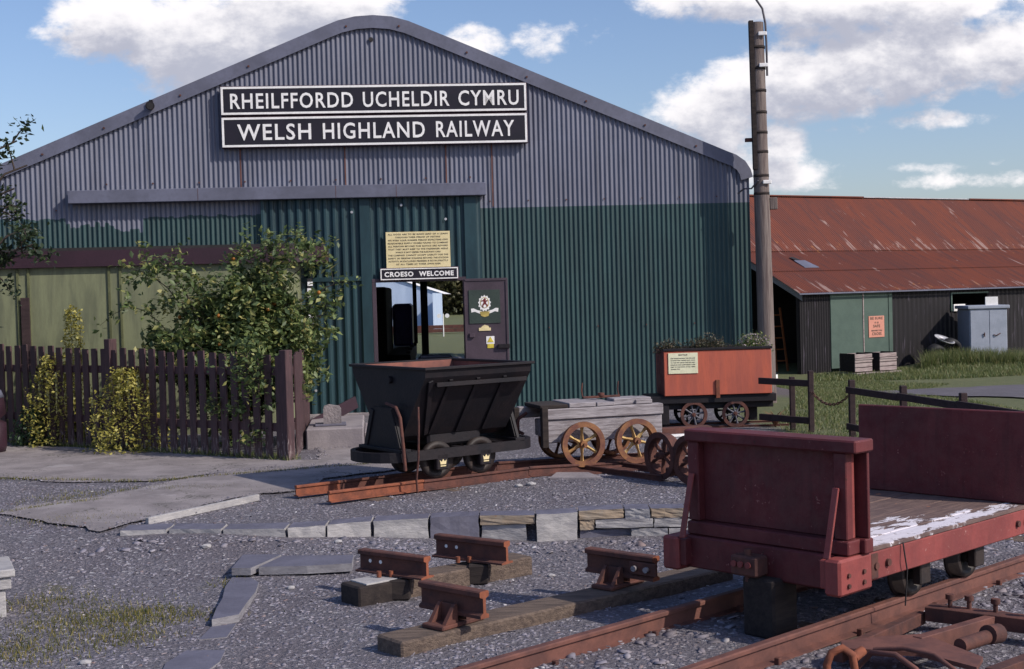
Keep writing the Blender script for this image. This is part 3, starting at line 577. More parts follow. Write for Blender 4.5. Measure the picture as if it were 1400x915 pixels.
L = ['ALL DOGS ARE TO BE MADE LEAD OF A LEASH', 'THROUGH THEIR PERIOD OF VISITING', 'WE WISH YOUR SUMMER PERIOD EXPECTING GIVE', 'REASONABLE SUPPLY WHERE FOUND TO COMBINE',
     'ALL PERSONS BEYOND THIS NOTICE ARE ADVISED', 'THAT THEY MUST KEEP TO THE PASSENGER AREAS', 'WHICH IS NOT UNDER THE RAILWAYS CARE', 'THE COMPANY CANNOT ACCEPT LIABILITY FOR THE', 'SAFETY OF PERSONS WALKING BEYOND THE STATION', 'ACTIVITY IN EXCLUDED PREMISES IS BOTH STRICTLY', 'AT ALL TIMES AT THEIR OWN RISK']
for i, l in enumerate(L):
    wd = .80 if i not in (1, 6, 10) else .60
    cxx = .868; fit_text(l, cxx-wd/2, cxx+wd/2, 2.395-i*.0400, .021, -.126, s4, 'ink', bold=.0006, ext=.001)
sp = thing('horn_loudspeaker', 'small black round floodlight on the left roof verge', 'lamp', (-2.1, 17.7, 0), R(5))
MB().cyl((-2.577,-.05,4.16), (-2.577,-.16,4.16), .035, .06, 16).build('shade', 'black_iron', sp)
MB().cyl((-2.577,-.13,4.16), (-2.577,-.165,4.16), .045, n=14).build('lens', 'dark', sp)
MB().box(-2.60,-2.555,-.10,-.046,4.19,4.25,.003).build('bracket', 'black_iron', sp)
for nme in ('horn_loudspeaker',): bpy.data.objects[nme].name = 'floodlight'

# inside the shed, seen through the doorway
lo = thing('locomotive', 'dark locomotive with a blue tank standing inside the shed doorway', 'locomotive', (-2.42, 27, .02), R(3))
MB().box(-.75,-.02,-3.0,.0,.45,1.75,.03).build('boiler_casing', 'dark', lo)
MB().box(-.02,.38,.02,1.5,.55,1.42,.05).build('side_tank', 'blue_paint', lo)
f = MB()
for x in (-.55,.40):
    for y in (1.55, 2.9): f.box(x-.03,x+.03,y-.03,y+.03,.5,2.05,.003)
f.build('cab_post', 'dark', lo)
MB().box(-.7,.52,1.35,3.1,2.03,2.12,.02).build('cab_roof', 'dark', lo); MB().box(-.5,.4,-3.0,3.0,.25,.5,.01).build('frame', 'dark', lo)
for y in (-2.2,-.6,1.0,2.4): MB().cyl((.30,y,.28),(.38,y,.28),.26,n=20).build('wheel', 'dark', lo)
for x in (-.45,-.22): MB().cyl((x,-3.02,1.62),(x,-3.06,1.62),.035,n=12).build('lamp', 'sign_white', lo)
ps = thing('roof_post', 'dark timber post just inside the shed doorway', 'post', (-1.42, 21.5, .02)); MB().box(-.055,.055,-.06,.06,0,3.6,.01).build('shaft', 'dark', ps); MB().box(-.09,.09,-.09,.09,0,.1,.01).build('foot', 'concrete', ps)
gb = thing('tool_chest', 'low grey chest behind the tipper wagon in the shed doorway', 'chest', (-1.13, 19.3, .02), R(5))
MB().box(-.25,.25,-.2,.2,0,.66,.01).build('body', 'grey_box', gb); MB().box(-.22,.22,-.21,.21,.66,.69,.004).build('lid', 'trim_grey', gb)
for x in (-.12,.12): MB().cyl((x,-.20,.55),(x,-.225,.55),.03,n=12).build('knob', 'dark', gb)

# ---------------------------------------------------------------- behind the shed
fs = thing('blue_workshop', 'pale blue sheeted workshop seen through the shed doorway', 'workshop', (-3.45, 66, 0), R(172))
MB().add([(0,0,0),(9,0,0),(9,0,2.2),(4.5,0,3.3),(0,0,1.75)], [(0,1,2,3,4)]).add([(0,0,0),(0,-8,0),(0,-8,1.75),(0,0,1.75)], [(0,1,2,3)]).build('wall', 'far_blue', fs)
fs.rotation_euler = (0,0,0); fs.scale = (-1,1,1)
MB().add([(-.1,-.1,1.72),(4.5,-.1,3.32),(4.5,8,3.32),(-.1,8,1.72)], [(0,1,2,3)]).add([(4.5,-.1,3.32),(9,-.1,2.2),(9,8,2.2),(4.5,8,3.32)], [(0,1,2,3)]).build('roof', 'sign_white', fs)
MB().box(2.1,3.0,-.05,-.01,.55,1.1,0).build('window', 'dark', fs)
for (x, y, z) in ((-3.85, 50, 0), (-2.6, 52, 0)):
    q = thing('white_signal', 'left of two white disc posts behind the shed' if x < -3 else 'right of two white disc posts behind the shed', 'signal', (x-.1, y, z))
    MB().cyl((0,0,0),(0,0,.9),.02,n=8).build('post', 'sign_white', q)
    for k in (-.16,.16): MB().cyl((k,-.03,.68 if x<-3 else .82),(k,.0,.68 if x<-3 else .82),.085,n=16).build('disc', 'sign_white', q)
hp = rng.uniform(0, 1, (60000, 3)); hx = -30+hp[:,0]*38; hy = 112+hp[:,1]*22; hh = 12*np.clip(np.sin((hx+50)/62*math.pi), .2, 1)
stuff(leaves('wooded_hillside', np.stack([hx, hy, hh*hp[:,2]**.7], 1), .55, 'far_leaf')); hw = bpy.data.objects['wooded_hillside']; tag(hw, 'wooded green-brown hillside seen through the doorway', 'wood')
structure(MB().add([(-60,128,-1),(20,128,-1),(12,135,9),(-20,140,13),(-50,138,11)], [(0,1,2,3,4)]).add([(-20,140,13),(-50,138,11),(-60,220,-1),(20,220,-1),(12,135,9)], [(0,1,2,3,4)]).build('hill', 'far_leaf'))
tb = thing('timber_stack', 'low rusty stack of old rails on the grass behind the shed', 'scrap', (-3.3, 56, 0))
for i in range(4): MB().beam((-2.6,i*.25,.12+.16*(i%2)),(2.2,i*.2,.14+.15*(i%2)),.12,.14).build('rail', 'rust_dark', tb)

# ---------------------------------------------------------------- carriage body behind the fence
K = thing('carriage_body', 'pale green carriage body with maroon fascia behind the picket fence', 'carriage', (-2.95, 15.8, 0), R(8.5))
# local x along front (left is negative), y back
def footprint(off, end, rad):
    pts = [(-5.2, -off)]
    x1 = end; 
    for i in range(9):
        a = math.pi/2*i/8; pts.append((x1-rad+rad*math.sin(a), -off+rad-rad*math.cos(a)))
    pts += [(x1, 1.62), (-5.2, 1.62)]; return pts
MB().prism(footprint(0, .42, .35), -.05, 2.04).build('wall_panel', 'body_green', K)
MB().prism(footprint(.07, .78, .65), 2.025, 2.215).build('fascia', 'body_maroon', K)
MB().prism(footprint(.03, .74, .62), 2.215, 2.25).build('roof', 'dark', K)
for X in (-2.83,-2.71,-1.80,-1.67): MB().box(X-.014, X+.014, -.022, -.001, .1, 2.02, .002).build('batten', 'batten', K)
pk = MB().box(-2.80,-2.70,-.05,-.024,.9,1.68,.004); pk.build('plank', 'fence2', K)
wp = thing('white_patch_strip', 'white patches one below another on a dark strip at the carriage end', 'plate', (-2.43, 15.95, 0), R(8))  # small white patches stacked on a dark strip
MB().box(-.03,.03,-.012,.0,1.2,1.82,.002).build('strip', 'dark', wp)
for z in (1.76,1.68,1.62,1.36,1.30): MB().box(-.035+random.uniform(0,.01),.035,-.02,-.0125,z-.028,z+.022,.002).build('plate', 'sign_white', wp)

# ---------------------------------------------------------------- picket fence
FN = thing('picket_fence', 'dark plum picket fence in front of the pale green carriage body', 'fence', (-2.26, 12.84, 0), math.atan2(-2.36, 3.5))
Lf = 4.9; n = int(Lf/.152)
for i in range(n):
    x = -.02-i*.152; t = i/n; h = 1.02+.10*t+random.uniform(-.015,.015); w_ = .043; z0 = .015+.02*t
    tl = random.uniform(-.012,.012)
    T = Matrix.Translation((x,0,z0)) @ Matrix.Rotation(tl, 4, 'Y')
    p = MB()
    p.add([(-w_,-.034,0),(w_,-.034,0),(w_,-.034,h-.006),(w_*.8,-.034,h),(-w_*.8,-.034,h),(-w_,-.034,h-.006),(-w_,-.014,0),(w_,-.014,0),(w_,-.014,h-.006),(w_*.8,-.014,h),(-w_*.8,-.014,h),(-w_,-.014,h-.006)],
          [(0,1,2,3,4,5),(11,10,9,8,7,6),(0,6,7,1),(1,7,8,2),(2,8,9,3),(3,9,10,4),(4,10,11,5),(5,11,6,0)], False, T)
    p.build('picket', 'fence', FN)
for z in (.28,.83): MB().box(-Lf-.1, .04, -.013, .035, z+.0, z+.08, .004).build('fence_rail', 'fence', FN)
for x, h in ((.06,1.08),(-2.52,1.2),(-4.6,1.25)): MB().box(x-.045, x+.045, -.055 if x<0 else -.05, .05, 0, h, .006).build('fence_post', 'fence', FN)
FR = thing('fence_return', 'short picket fence run going back from the corner to the shed', 'fence', (-2.18, 12.98, 0), R(95))
for i in range(13): MB().box(i*.152, i*.152+.085, -.034, -.014, .02, 1.03+random.uniform(-.015,.015), .003).build('picket', 'fence', FR)
for z in (.28,.83): MB().box(-.02, 2.0, -.013, .03, z, z+.08, .004).build('fence_rail', 'fence', FR)

# ---------------------------------------------------------------- stone step and carved stone
stp = thing('stone_step', 'low concrete loading step between the picket fence and the black tipper wagon', 'step', (-2.18, 13.7, 0), R(6))
s_ = MB().box(0,.60,0,1.5,-.02,.215,.015).build('block', 'concrete', stp)
MB().box(.60,1.9,.45,1.5,-.02,.12,.012).build('lower_block', 'concrete', stp)
cs_ = thing('carved_stone', 'small pale arched stone on a slate base on the step', 'stone', (-1.96, 14.05, .217), R(8))
MB().box(-.17,.16,-.12,.12,0,.022,.004).build('base', 'slate_top', cs_)
flat([(-.08,0),(.11,0),(.11,.15),(.09,.18),(-.02,.2),(-.07,.185),(-.08,.15)], -.06, .06, 'block', 'stone', cs_).location.z = .022
rmp = thing('kerb_board', 'dark maroon board lying beside the step', 'board', (-2.0, 14.9, .0), R(20)); MB().beam((-.35,0,.12),(.30,.35,.36),.03,.14).build('plank', 'body_maroon', rmp)

# ---------------------------------------------------------------- rails
def rail_prof(h=.10, hw=.045, fw=.09, web=.014, bull=False):
    f_ = fw/2; a = hw/2; w_ = web/2; hd = h*.27; fd = h*.13
    if bull: f_ = hw*.46; fd = h*.2
    return [(-f_,0),(f_,0),(f_,fd*.6),(w_,fd),(w_,h-hd),(a,h-hd*.75),(a,h-.006),(a-.006,h),(-a+.006,h),(-a,h-.006),(-a,h-hd*.75),(-w_,h-hd),(-w_,fd),(-f_,fd*.6)]
def frame(theta, s, perp, z=0.):                          # world point from distance along / across a track heading
    th = R(theta); return (s*math.sin(th)+perp*math.cos(th), s*math.cos(th)-perp*math.sin(th), z), R(90-theta)
# foreground track
loc, rz = frame(47, 6.2, -3.965, -.16)
TR = thing('narrow_gauge_track', 'rusty track running under the red flat wagon in the foreground', 'track', loc, rz)
for y in (.365,-.365):
    MB().sweep(rail_prof(.10,.048,.095), (-3.2,y,.0), (3.4,y,.0)).build('rail', 'rail_rust', TR)
for i, x in enumerate((-2.4,-1.35,-.65,0.05,.75,1.5,2.2,2.9)):
    MB().box(x-.10,x+.10,-.62+random.uniform(-.05,.05),.62,-.10,-.004,.008, Matrix.Rotation(random.uniform(-.03,.03),4,'Z')).build('sleeper', 'dark_wood' if i % 2 else 'sleeper', TR)
for x in (-2.0,-1.3,-.62,.1,.8,1.5):
    for y in (.365,-.365):
        for k in (-.056,.056): MB().box(x-.012,x+.012,y+k-.014,y+k+.014,-.002,.032,.003).build('rail_spike', 'rust_dark', TR)
# track under the tipper
loc, rz = frame(54, 5.92, -9.17, 0)
T2 = thing('tipper_track', 'short rusty track that the black tipper wagon stands on', 'track', loc, rz)
MB().sweep(rail_prof(.085,.042,.08), (-1.20,-.235,.012), (-.35,-.235,.012)).build('rail', 'rust', T2); MB().sweep(rail_prof(.085,.042,.08), (-.347,-.235,.008), (.70,-.235,.008)).build('rail', 'rust_dark', T2); MB().sweep(rail_prof(.085,.042,.08), (.703,-.235,.012), (1.9,-.235,-.055)).build('rail', 'rust_dark', T2)
MB().sweep(rail_prof(.085,.042,.08), (-1.24,.235,.012), (-.85,.235,.012)).build('rail', 'rust', T2); MB().sweep(rail_prof(.085,.042,.08), (-.847,.235,.012), (.70,.235,.008)).build('rail', 'rust_dark', T2); MB().sweep(rail_prof(.085,.042,.08), (.703,.235,.012), (1.9,.235,-.055)).build('rail', 'rust_dark', T2)
for x in (-.8,-.1,.6,1.3): MB().box(x-.09,x+.09,-.42,.42,-.09,.004,.006).build('sleeper', 'sleeper', T2)
# track plates and rails under the grey wagon
loc3, rz3 = frame(73, 4.17, -11.125, 0)
T3 = thing('turnplate', 'flat rusty iron plate with rails under the grey timber wagon', 'plate', loc3, rz3)
MB().prism([(-1.15,-.36),(-.35,-.62),(.35,-.55),(.95,-.32),(.95,.5),(-.9,.5)], .003, .016).build('plate', 'rust_dark', T3)
for y in (-.285,.285): MB().sweep(rail_prof(.028,.03,.06), (-.9,y,.0165), (1.2,y,.0165)).build('rail', 'rust_dark', T3)
T4 = thing('spare_rail', 'loose rusty rail lying on the slate in front of the spoked wheels', 'rail', (.62, 11.44, .0), math.atan2(-.74, .55))
MB().sweep(rail_prof(.05,.03,.06), (-.15,0,.004), (.95,0,.004)).build('rail', 'rust_dark', T4)
for y in (.34,): MB().sweep(rail_prof(.05,.03,.06), (.1,y,.004), (.95,y,.004)).build('rail', 'rust_dark', T4)
MB().beam((.08,-.02,.02),(.08,.38,.02),.05,.02).build('tie_bar', 'rust_dark', T4)

# ---------------------------------------------------------------- wheels
def spoked(parent, x, y, z, r, side=-1, wd=.085, spokes=6, rim='wheel_rust', sp_m='spoke_ochre', name='wheel', phase=0., rimw=.16):
    # axis along y; outer face on side
    w_ = MB(); a = side
    ri = r*(1-rimw)
    w_.lathe([(-wd/2, r*.99),(wd/2*.6, r),(wd/2*.7, r*1.0),(wd/2, r*1.0),(wd/2, ri*1.0),(-wd/2, ri)], (x,y,z), (0, a, 0), 56, False)
    w_.lathe([(-wd/2-.012, r*1.10),(-wd/2+.006, r*1.10),(-wd/2+.006, ri),(-wd/2-.012, ri)], (x,y,z), (0, a, 0), 56, False)
    wo_ = w_.build(name, rim, parent)
    h = MB().cyl((x,y-wd*.75,z),(x,y+wd*.75,z), r*.17, n=16).cyl((x,y-wd*1.1,z),(x,y+wd*1.1,z), r*.07, n=10); h.build('hub', rim, wo_)
    q = MB()
    for k in range(spokes):
        an = phase+2*math.pi*k/spokes
        p0 = Vector((x+math.cos(an)*r*.14, y, z+math.sin(an)*r*.14)); p1 = Vector((x+math.cos(an)*ri*1.01, y, z+math.sin(an)*ri*1.01))
        side_ = Vector((0,1,0)).cross((p1-p0).normalized())
        ws = (.11*r, .062*r, .10*r); vs = []
        for p, ww in zip((p0, (p0+p1)/2, p1), ws):
            for dy_, hw_ in ((-wd*.22, ww*.5), (0, ww), (wd*.22, ww*.5), (0, -ww)): pass
            vs += [tuple(p+side_*ww), tuple(p+Vector((0,-wd*.26,0))), tuple(p-side_*ww), tuple(p+Vector((0,wd*.26,0)))]
        q.add(vs, [(j*4+i, j*4+(i+1)%4, (j+1)*4+(i+1)%4, (j+1)*4+i) for j in range(2) for i in range(4)])
    q.build('spokes', sp_m, wo_); return wo_

# ---------------------------------------------------------------- black V tipper wagon
loc, rz = frame(54, 5.92, -9.17, 0)
W = thing('tipper_wagon', 'black V-shaped tipper wagon with rusty inside on a short track', 'wagon', loc, rz)
for x in (-.215,.205):
    for y in (-.225,.225):
        wl = MB().lathe([(-.03,.15),(.022,.145),(.03,.14),(.03,.10),(.012,.095),(.012,.04),(-.012,.04),(-.012,.095),(-.03,.10)], (x,y,.245), (0,1 if y<0 else -1,0), 32)
        wb = wl.build('wheel', 'wheel_dark', W); MB().cyl((x,y-.05,.245),(x,y+.05,.245),.045,n=14).build('hub','black_iron',wb)
    MB().cyl((x,-.28,.245),(x,.28,.245),.024,n=12).build('axle', 'black_iron', W)
    for y in (-.30,.30):
        ab = MB().box(x-.055,x+.055,y-.03,y+.03,.17,.30,.008).build('axlebox', 'black_iron', W)
        if y < 0:
            flat([(x-.026,.215),(x+.026,.215),(x+.032,.25),(x+.014,.236),(x,.258),(x-.014,.236),(x-.032,.25)], y-.035, y-.0315, 'axlebox_mark', 'cream', ab); flat([(x-.026,.198),(x+.026,.198),(x+.026,.207),(x-.026,.207)], y-.035, y-.0315, 'axlebox_mark', 'cream', ab)
def ushape(o, z0, z1, th):
    # frame ring with rounded ends, outline offset o
    pts = []
    X, Y = .545, .33
    for a in np.linspace(-90, 90, 13): pts.append((X+.27*math.cos(R(a))*(1+o), (Y+o*.3)*math.sin(R(a))))
    for a in np.linspace(90, 270, 13): pts.append((-X+.27*math.cos(R(a))*(1+o), (Y+o*.3)*math.sin(R(a))))
    return pts
outer = ushape(0, 0, 0, 0); mbf = MB(); nO = len(outer); inner = [(p[0]*.955, p[1]*.9) for p in outer]
vs = [(p[0],p[1],.262) for p in outer]+[(p[0],p[1],.342) for p in outer]+[(p[0],p[1],.342) for p in inner]+[(p[0],p[1],.262) for p in inner]
mbf.add(vs, [(k*nO+i, k*nO+(i+1)%nO, ((k+1)%4)*nO+(i+1)%nO, ((k+1)%4)*nO+i) for k in range(4) for i in range(nO)])
for x in (-.42,0,.42): mbf.box(x-.03,x+.03,-.30,.30,.275,.335,.003)
mbf.build('underframe', 'black_iron', W)
for x0 in (-.56,.56):
    p = MB(); s0 = -.015; T = Matrix(((0,0,1,x0-.012),(1,0,0,0),(0,1,0,0),(0,0,0,1)))
    p.prism([(-.31,.335),(.31,.335),(.20,.60),(.16,.68),(-.16,.68),(-.20,.60)], 0, .024, T); p.box(x0-.05,x0+.05,-.33,.33,.335,.362,.004)
    for y in (-.2,.2): p.beam((x0,y*1.3,.36),(x0,y*.7,.66),.05,.05)
    p.build('pedestal', 'black_iron', W)
# hopper
prof = [(.58,1.0),(.565,.93),(.20,.45),(.10,.40),(-.10,.40),(-.20,.45),(-.565,.93),(-.58,1.0)]
def hop(pr, x): return [(x, p[0], p[1]) for p in pr]
h = MB(); Lx = .508
ins = [(.567,1.0),(.552,.932),(.19,.465),(.095,.415),(-.095,.415),(-.19,.465),(-.552,.932),(-.567,1.0)]
rows = [hop(prof, -Lx), hop(prof, Lx)]
vs = rows[0]+rows[1]; k = 8; h.add(vs, [(i, i+1, k+i+1, k+i) for i in range(7)]+[tuple(range(8)), tuple(range(8,16))[::-1]])
ho = h.build('hopper', 'black_iron', W)
h = MB(); vs = hop(ins, -Lx+.012)+hop(ins, Lx-.012); h.add(vs, [(i, i+1, k+i+1, k+i) for i in range(7)]+[tuple(range(8)), tuple(range(8,16))[::-1]])
h.build('hopper_lining', 'rust_lining', W)
MB().box(-.26,.26,-.19,.19,.345,.47,.02).build('trunnion_box', 'black_iron', W)
h = MB()
for y in (-.585,.585): h.box(-Lx-.02,Lx+.02,y-.018 if y<0 else y-.012,y+.012 if y<0 else y+.018,.990,1.012,.003)
for x in (-Lx,Lx): h.box(x-.018,x+.018,-.60,.60,.989,1.010,.003)
h.build('rim', 'black_iron', ho)
h = MB()
for x in (-.26,.0,.26): h.beam((x,-.555,.905),(x,-.215,.456),.035,.014,(0,1,0))
h.beam((-.45,-.555,.902),(-.30,-.215,.455),.045,.016,(0,1,0)); h.build('side_rib', 'black_iron', ho)
h = MB().beam((-.40,-.55,.87),(.47,-.55,.87),.03,.035); h.build('tipping_bar', 'black_iron', ho)
for x in (-.30,.30): pass
MB().cyl((-Lx-.005,-.05,.90),(-Lx-.03,-.05,.90),.03,n=14).build('lifting_eye', 'black_iron', ho)
MB().tube([(-.60,-.12,.72),(-.62,-.30,.70),(-.62,-.36,.62),(-.60,-.36,.40),(-.58,-.35,.20)],.014,8).build('locking_lever', 'rust_dark', W)
MB().tube([(-.50,-.44,.70),(-.52,-.47,.56),(-.50,-.42,.30),(-.50,-.38,.12),(-.48,-.36,.02)],.009,6).build('safety_chain', 'rust_dark', W)

# ---------------------------------------------------------------- grey timber wagon on big spoked wheels
G = thing('timber_wagon', 'weathered grey timber wagon on four big rusty spoked wheels', 'wagon', (loc3[0], loc3[1], .045), rz3)
for i, x in enumerate((-.252,.252)):
    spoked(G, x, -.31, .19, .18, 1, phase=.5+.3*i); spoked(G, x, .26, .19, .18, -1, phase=.2, sp_m='rust_dark')
    MB().cyl((x,-.30,.19),(x,.26,.19),.02,n=10).build('axle', 'rust_dark', G)
MB().box(-.55,.555,-.215,-.13,.20,.40,.008).build('side_beam', 'oak_grey', G); MB().box(-.555,.562,-.235,-.12,.403,.50,.008).build('side_beam', 'oak_grey', G)
MB().box(-.68,.52,.15,.25,.40,.50,.008).build('side_beam', 'oak_grey', G)
MB().box(-.53,-.43,-.12,.16,.24,.39,.006).build('cross_beam', 'oak_grey', G); MB().box(.40,.5,-.12,.16,.24,.39,.006).build('cross_beam', 'oak_grey', G)
for i, (x0, x1) in enumerate(((-.60,-.34),(-.33,-.08),(-.07,.10),(.30,.46))):
    MB().box(x0,x1,-.225,.24,.502,.535+.008*(i%2),.006).build('deck_board', 'oak_grey' if i else 'dark_wood', G)
MB().box(.10,.46,-.20,-.02,.503,.56,.006).build('deck_board', 'oak_grey', G)
MB().box(-.59,-.53,-.24,-.18,.16,.52,.006).build('stanchion', 'dark_wood', G); MB().box(-.74,-.69,.10,.17,.14,.50,.006).build('stanchion', 'dark_wood', G)
MB().tube([(-.62,.1,.45),(-.70,.1,.40),(-.72,.1,.30),(-.66,.08,.26)],.016).build('coupling_hook', 'rust_dark', G)
sc = thing('iron_trivet', 'small rusty iron fitting with two upright rods on the grey wagon', 'fitting', (loc3[0], loc3[1]+.05, .045+.545), rz3)
MB().beam((-.10,.05,.015),(.26,.05,.015),.03,.02).build('bar', 'rust_dark', sc)
for x in (-.10,.25): MB().tube([(x,.05,.02),(x-.01,.05,.08),(x,.05,.15)],.007,6).build('rod', 'rust_dark', sc)
MB().cyl((.08,.05,.025),(.08,.05,.05),.03,n=12).build('boss', 'rust_dark', sc)

# ---------------------------------------------------------------- pair of wheelsets
WS = []
for i, (X, Y) in enumerate(((1.235, 10.76), (1.43, 10.46))):
    q = thing('wheelset', ['rusty spoked wheelset standing free beside the grey timber wagon', 'rusty spoked wheelset half hidden behind the near end of the red flat wagon'][i], 'wheelset', (X, Y, .0), R(-58), 'spare wheelsets')
    spoked(q, 0, -.02, .205, .178, 1, .09, 6, 'rust_dark', 'rust_dark', phase=.4); spoked(q, 0, .42, .205, .178, -1, .09, 6, 'rust_dark', 'rust_dark')
    MB().cyl((0,-.05,.205),(0,.5,.205),.02,n=10).build('axle', 'rust_dark', q)
pl = thing('plank_stack', 'pale planks stacked behind the spare wheelsets', 'planks', (1.62, 12.0, 0), R(12))
MB().box(-.25,.35,-.1,.15,.0,.16,.006).build('plank', 'oak_grey', pl); MB().box(-.2,.32,-.12,.1,.165,.22,.004).build('plank', 'slate_face', pl); MB().box(-.02,.3,-.14,.08,.225,.25,.004).build('plank', 'crate', pl); MB().box(-.28,.20,.02,.14,.24,.30,.004).build('rail_piece', 'rust_dark', pl)
MB().box(-.22,.12,-.06,.015,.225,.245,.003).build('plank', 'sign_white', pl)

# ---------------------------------------------------------------- red planter wagon
P = thing('planter_wagon', 'orange-red box wagon used as a flower planter beside the pole', 'wagon', (0,0,0), R(2))
th = R(88)
P.location = (2.8*math.sin(th)+(-14.6)*math.cos(th), 2.8*math.cos(th)+14.6*math.sin(th), 0)
bx_ = MB(); bx_.box(-.605,.605,0,.03,.375,.875,.006).build('side_board', 'planter_red', P)
MB().box(-.605,.605,.57,.60,.375,.875,.006).build('side_board', 'planter_red', P)
for x in (-.605,.575): MB().box(x,x+.03,.031,.569,.375,.875,.004).build('end_board', 'wagon_red_shaded', P)  # ends darker than the sides: their shade is put into the colour
MB().box(-.57,.57,.032,.568,.38,.80,0).build('soil', 'dark', P)
MB().box(-.615,.615,-.012,.034,.877,.905,.004).build('top_rail', 'black_iron', P); MB().box(-.615,.615,.566,.61,.877,.905,.004).build('top_rail', 'black_iron', P)
MB().box(-.70,.64,.10,.50,.215,.284,.006).build('underframe', 'black_iron', P)
MB().box(-.775,.66,.03,.57,.285,.372,.006).build('underframe', 'black_iron', P)
MB().box(-.70,-.55,.05,.55,.05,.284,.006).build('dark_side_plate', 'black_iron', P); MB().box(.40,.50,.30,.55,.05,.284,.006).build('dark_side_plate', 'black_iron', P)  # dark plates filling the black area under the frame
MB().box(-.03,.015,-.02,-.001,.34,.545,.003).build('latch_strap', 'rust', P)
for i, x in enumerate((-.275,.195)):
    spoked(P, x, .06, .155, .138, 1, .035, 8, 'rust_dark', 'grey_box', phase=.2); spoked(P, x, .5, .155, .138, -1, .035, 8, 'black_iron', 'black_iron')
    MB().cyl((x,.05,.145),(x,.5,.145),.016,n=10).build('axle', 'black_iron', P)
nb = thing('wagon_notice', 'cream lettered notice on the orange-red planter wagon', 'notice', P.location, R(2))
MB().box(-.556,-.225,-.010,-.0015,.625,.855,.001).build('panel', 'pale_cream', nb)
fit_text('NOTICE', -.44, -.34, .825, .017, -.011, nb, 'ink', bold=.0004, ext=.0008)
for i, l in enumerate(('THIS WAGON WAS BUILT FOR THE SLATE', 'QUARRIES AND CARRIED ROCK WASTE', 'TO THE TIPS ABOVE THE OLD MILL', 'PLEASE DO NOT CLIMB UPON IT AND', 'KEEP TO THE PATHS AT ALL TIMES', 'THANK YOU')):
    fit_text(l, -.53, -.255 if i < 5 else -.43, .79-i*.024, .011, -.011, nb, 'ink', bold=.0003, ext=.0008)
PT = thing('planter_track', 'rusty rails under the orange-red planter wagon', 'track', P.location, R(2))
for y in (.06,.5): MB().sweep(rail_prof(.022,.03,.05), (-.9,y,.0), (.8,y,.0)).build('rail', 'rust_dark', PT)

def tuft(name, label, cat, loc, rx, ry, rzz, n, size, m, parent=None, petals=0, group=None, stems=True):
    t_ = thing(name, label, cat, loc, 0, group)
    p = rng.normal(0, 1, (n,3)); p /= np.linalg.norm(p, axis=1)[:,None]; p *= rng.uniform(.25,1,(n,1))**.6
    lump = 1+.25*np.sin(p[:,0]*6+p[:,1]*5)+rng.normal(0,.08,n)
    p = np.stack([p[:,0]*rx*lump, p[:,1]*ry*lump, np.abs(p[:,2])*rzz*lump], 1)
    leaves('foliage', p, size, m, t_)
    if stems:
        s = MB()
        for i in range(7):
            a = random.uniform(0, 6.28); s.tube([(0,0,-.05),(math.cos(a)*rx*.4,math.sin(a)*ry*.4,rzz*.4),(math.cos(a)*rx*.8,math.sin(a)*ry*.8,rzz*.8)],.006,5,.003)
        s.build('stem', 'bark', t_)
    if petals:
        k = rng.normal(0,1,(petals,3)); k /= np.linalg.norm(k,axis=1)[:,None]
        leaves('flower', np.stack([k[:,0]*rx, k[:,1]*ry, np.abs(k[:,2])*rzz],1), .022, 'petal', t_)
    return t_
pw = Matrix.Translation(P.location) @ Matrix.Rotation(R(2),4,'Z')
def onp(x,y,z): return pw @ Vector((x,y,z))
tuft('heather_plant', 'small brown-green heather at the left end of the planter wagon', 'plant', onp(-.50,.28,.84), .17,.15,.16, 1100, .028, 'heather', group='plants in the planter wagon')
tuft('heather_plant', 'broad green-brown heather in the middle of the planter wagon', 'plant', onp(-.07,.28,.84), .26,.16,.19, 2200, .028, 'heather', group='plants in the planter wagon')
tuft('flowering_plant', 'pale pink flowering plant at the pole end of the planter wagon', 'plant', onp(.46,.26,.84), .21,.16,.20, 1400, .03, 'leaf', petals=420, group='plants in the planter wagon')
sk = thing('spiky_plant', 'reddish spiky plant growing under the pole end of the planter wagon', 'plant', onp(.62,-.05,.0))
V_, F_ = [], []
for i in range(40):
    a = random.uniform(0,6.28); l = random.uniform(.12,.26); c, s = math.cos(a), math.sin(a); e = random.uniform(.4,1.0); k0 = len(V_)
    V_ += [(-s*.008,c*.008,0),(s*.008,-c*.008,0),(c*l*.5*e+s*.006,s*l*.5*e-c*.006,l*.6),(c*l*.5*e-s*.006,s*l*.5*e+c*.006,l*.6),(c*l*e,s*l*e,l*.75)]; F_ += [(k0,k0+1,k0+2),(k0,k0+2,k0+3),(k0+3,k0+2,k0+4)]
raw('blades', np.array(V_), np.array(F_), 'wheel_rust', sk)

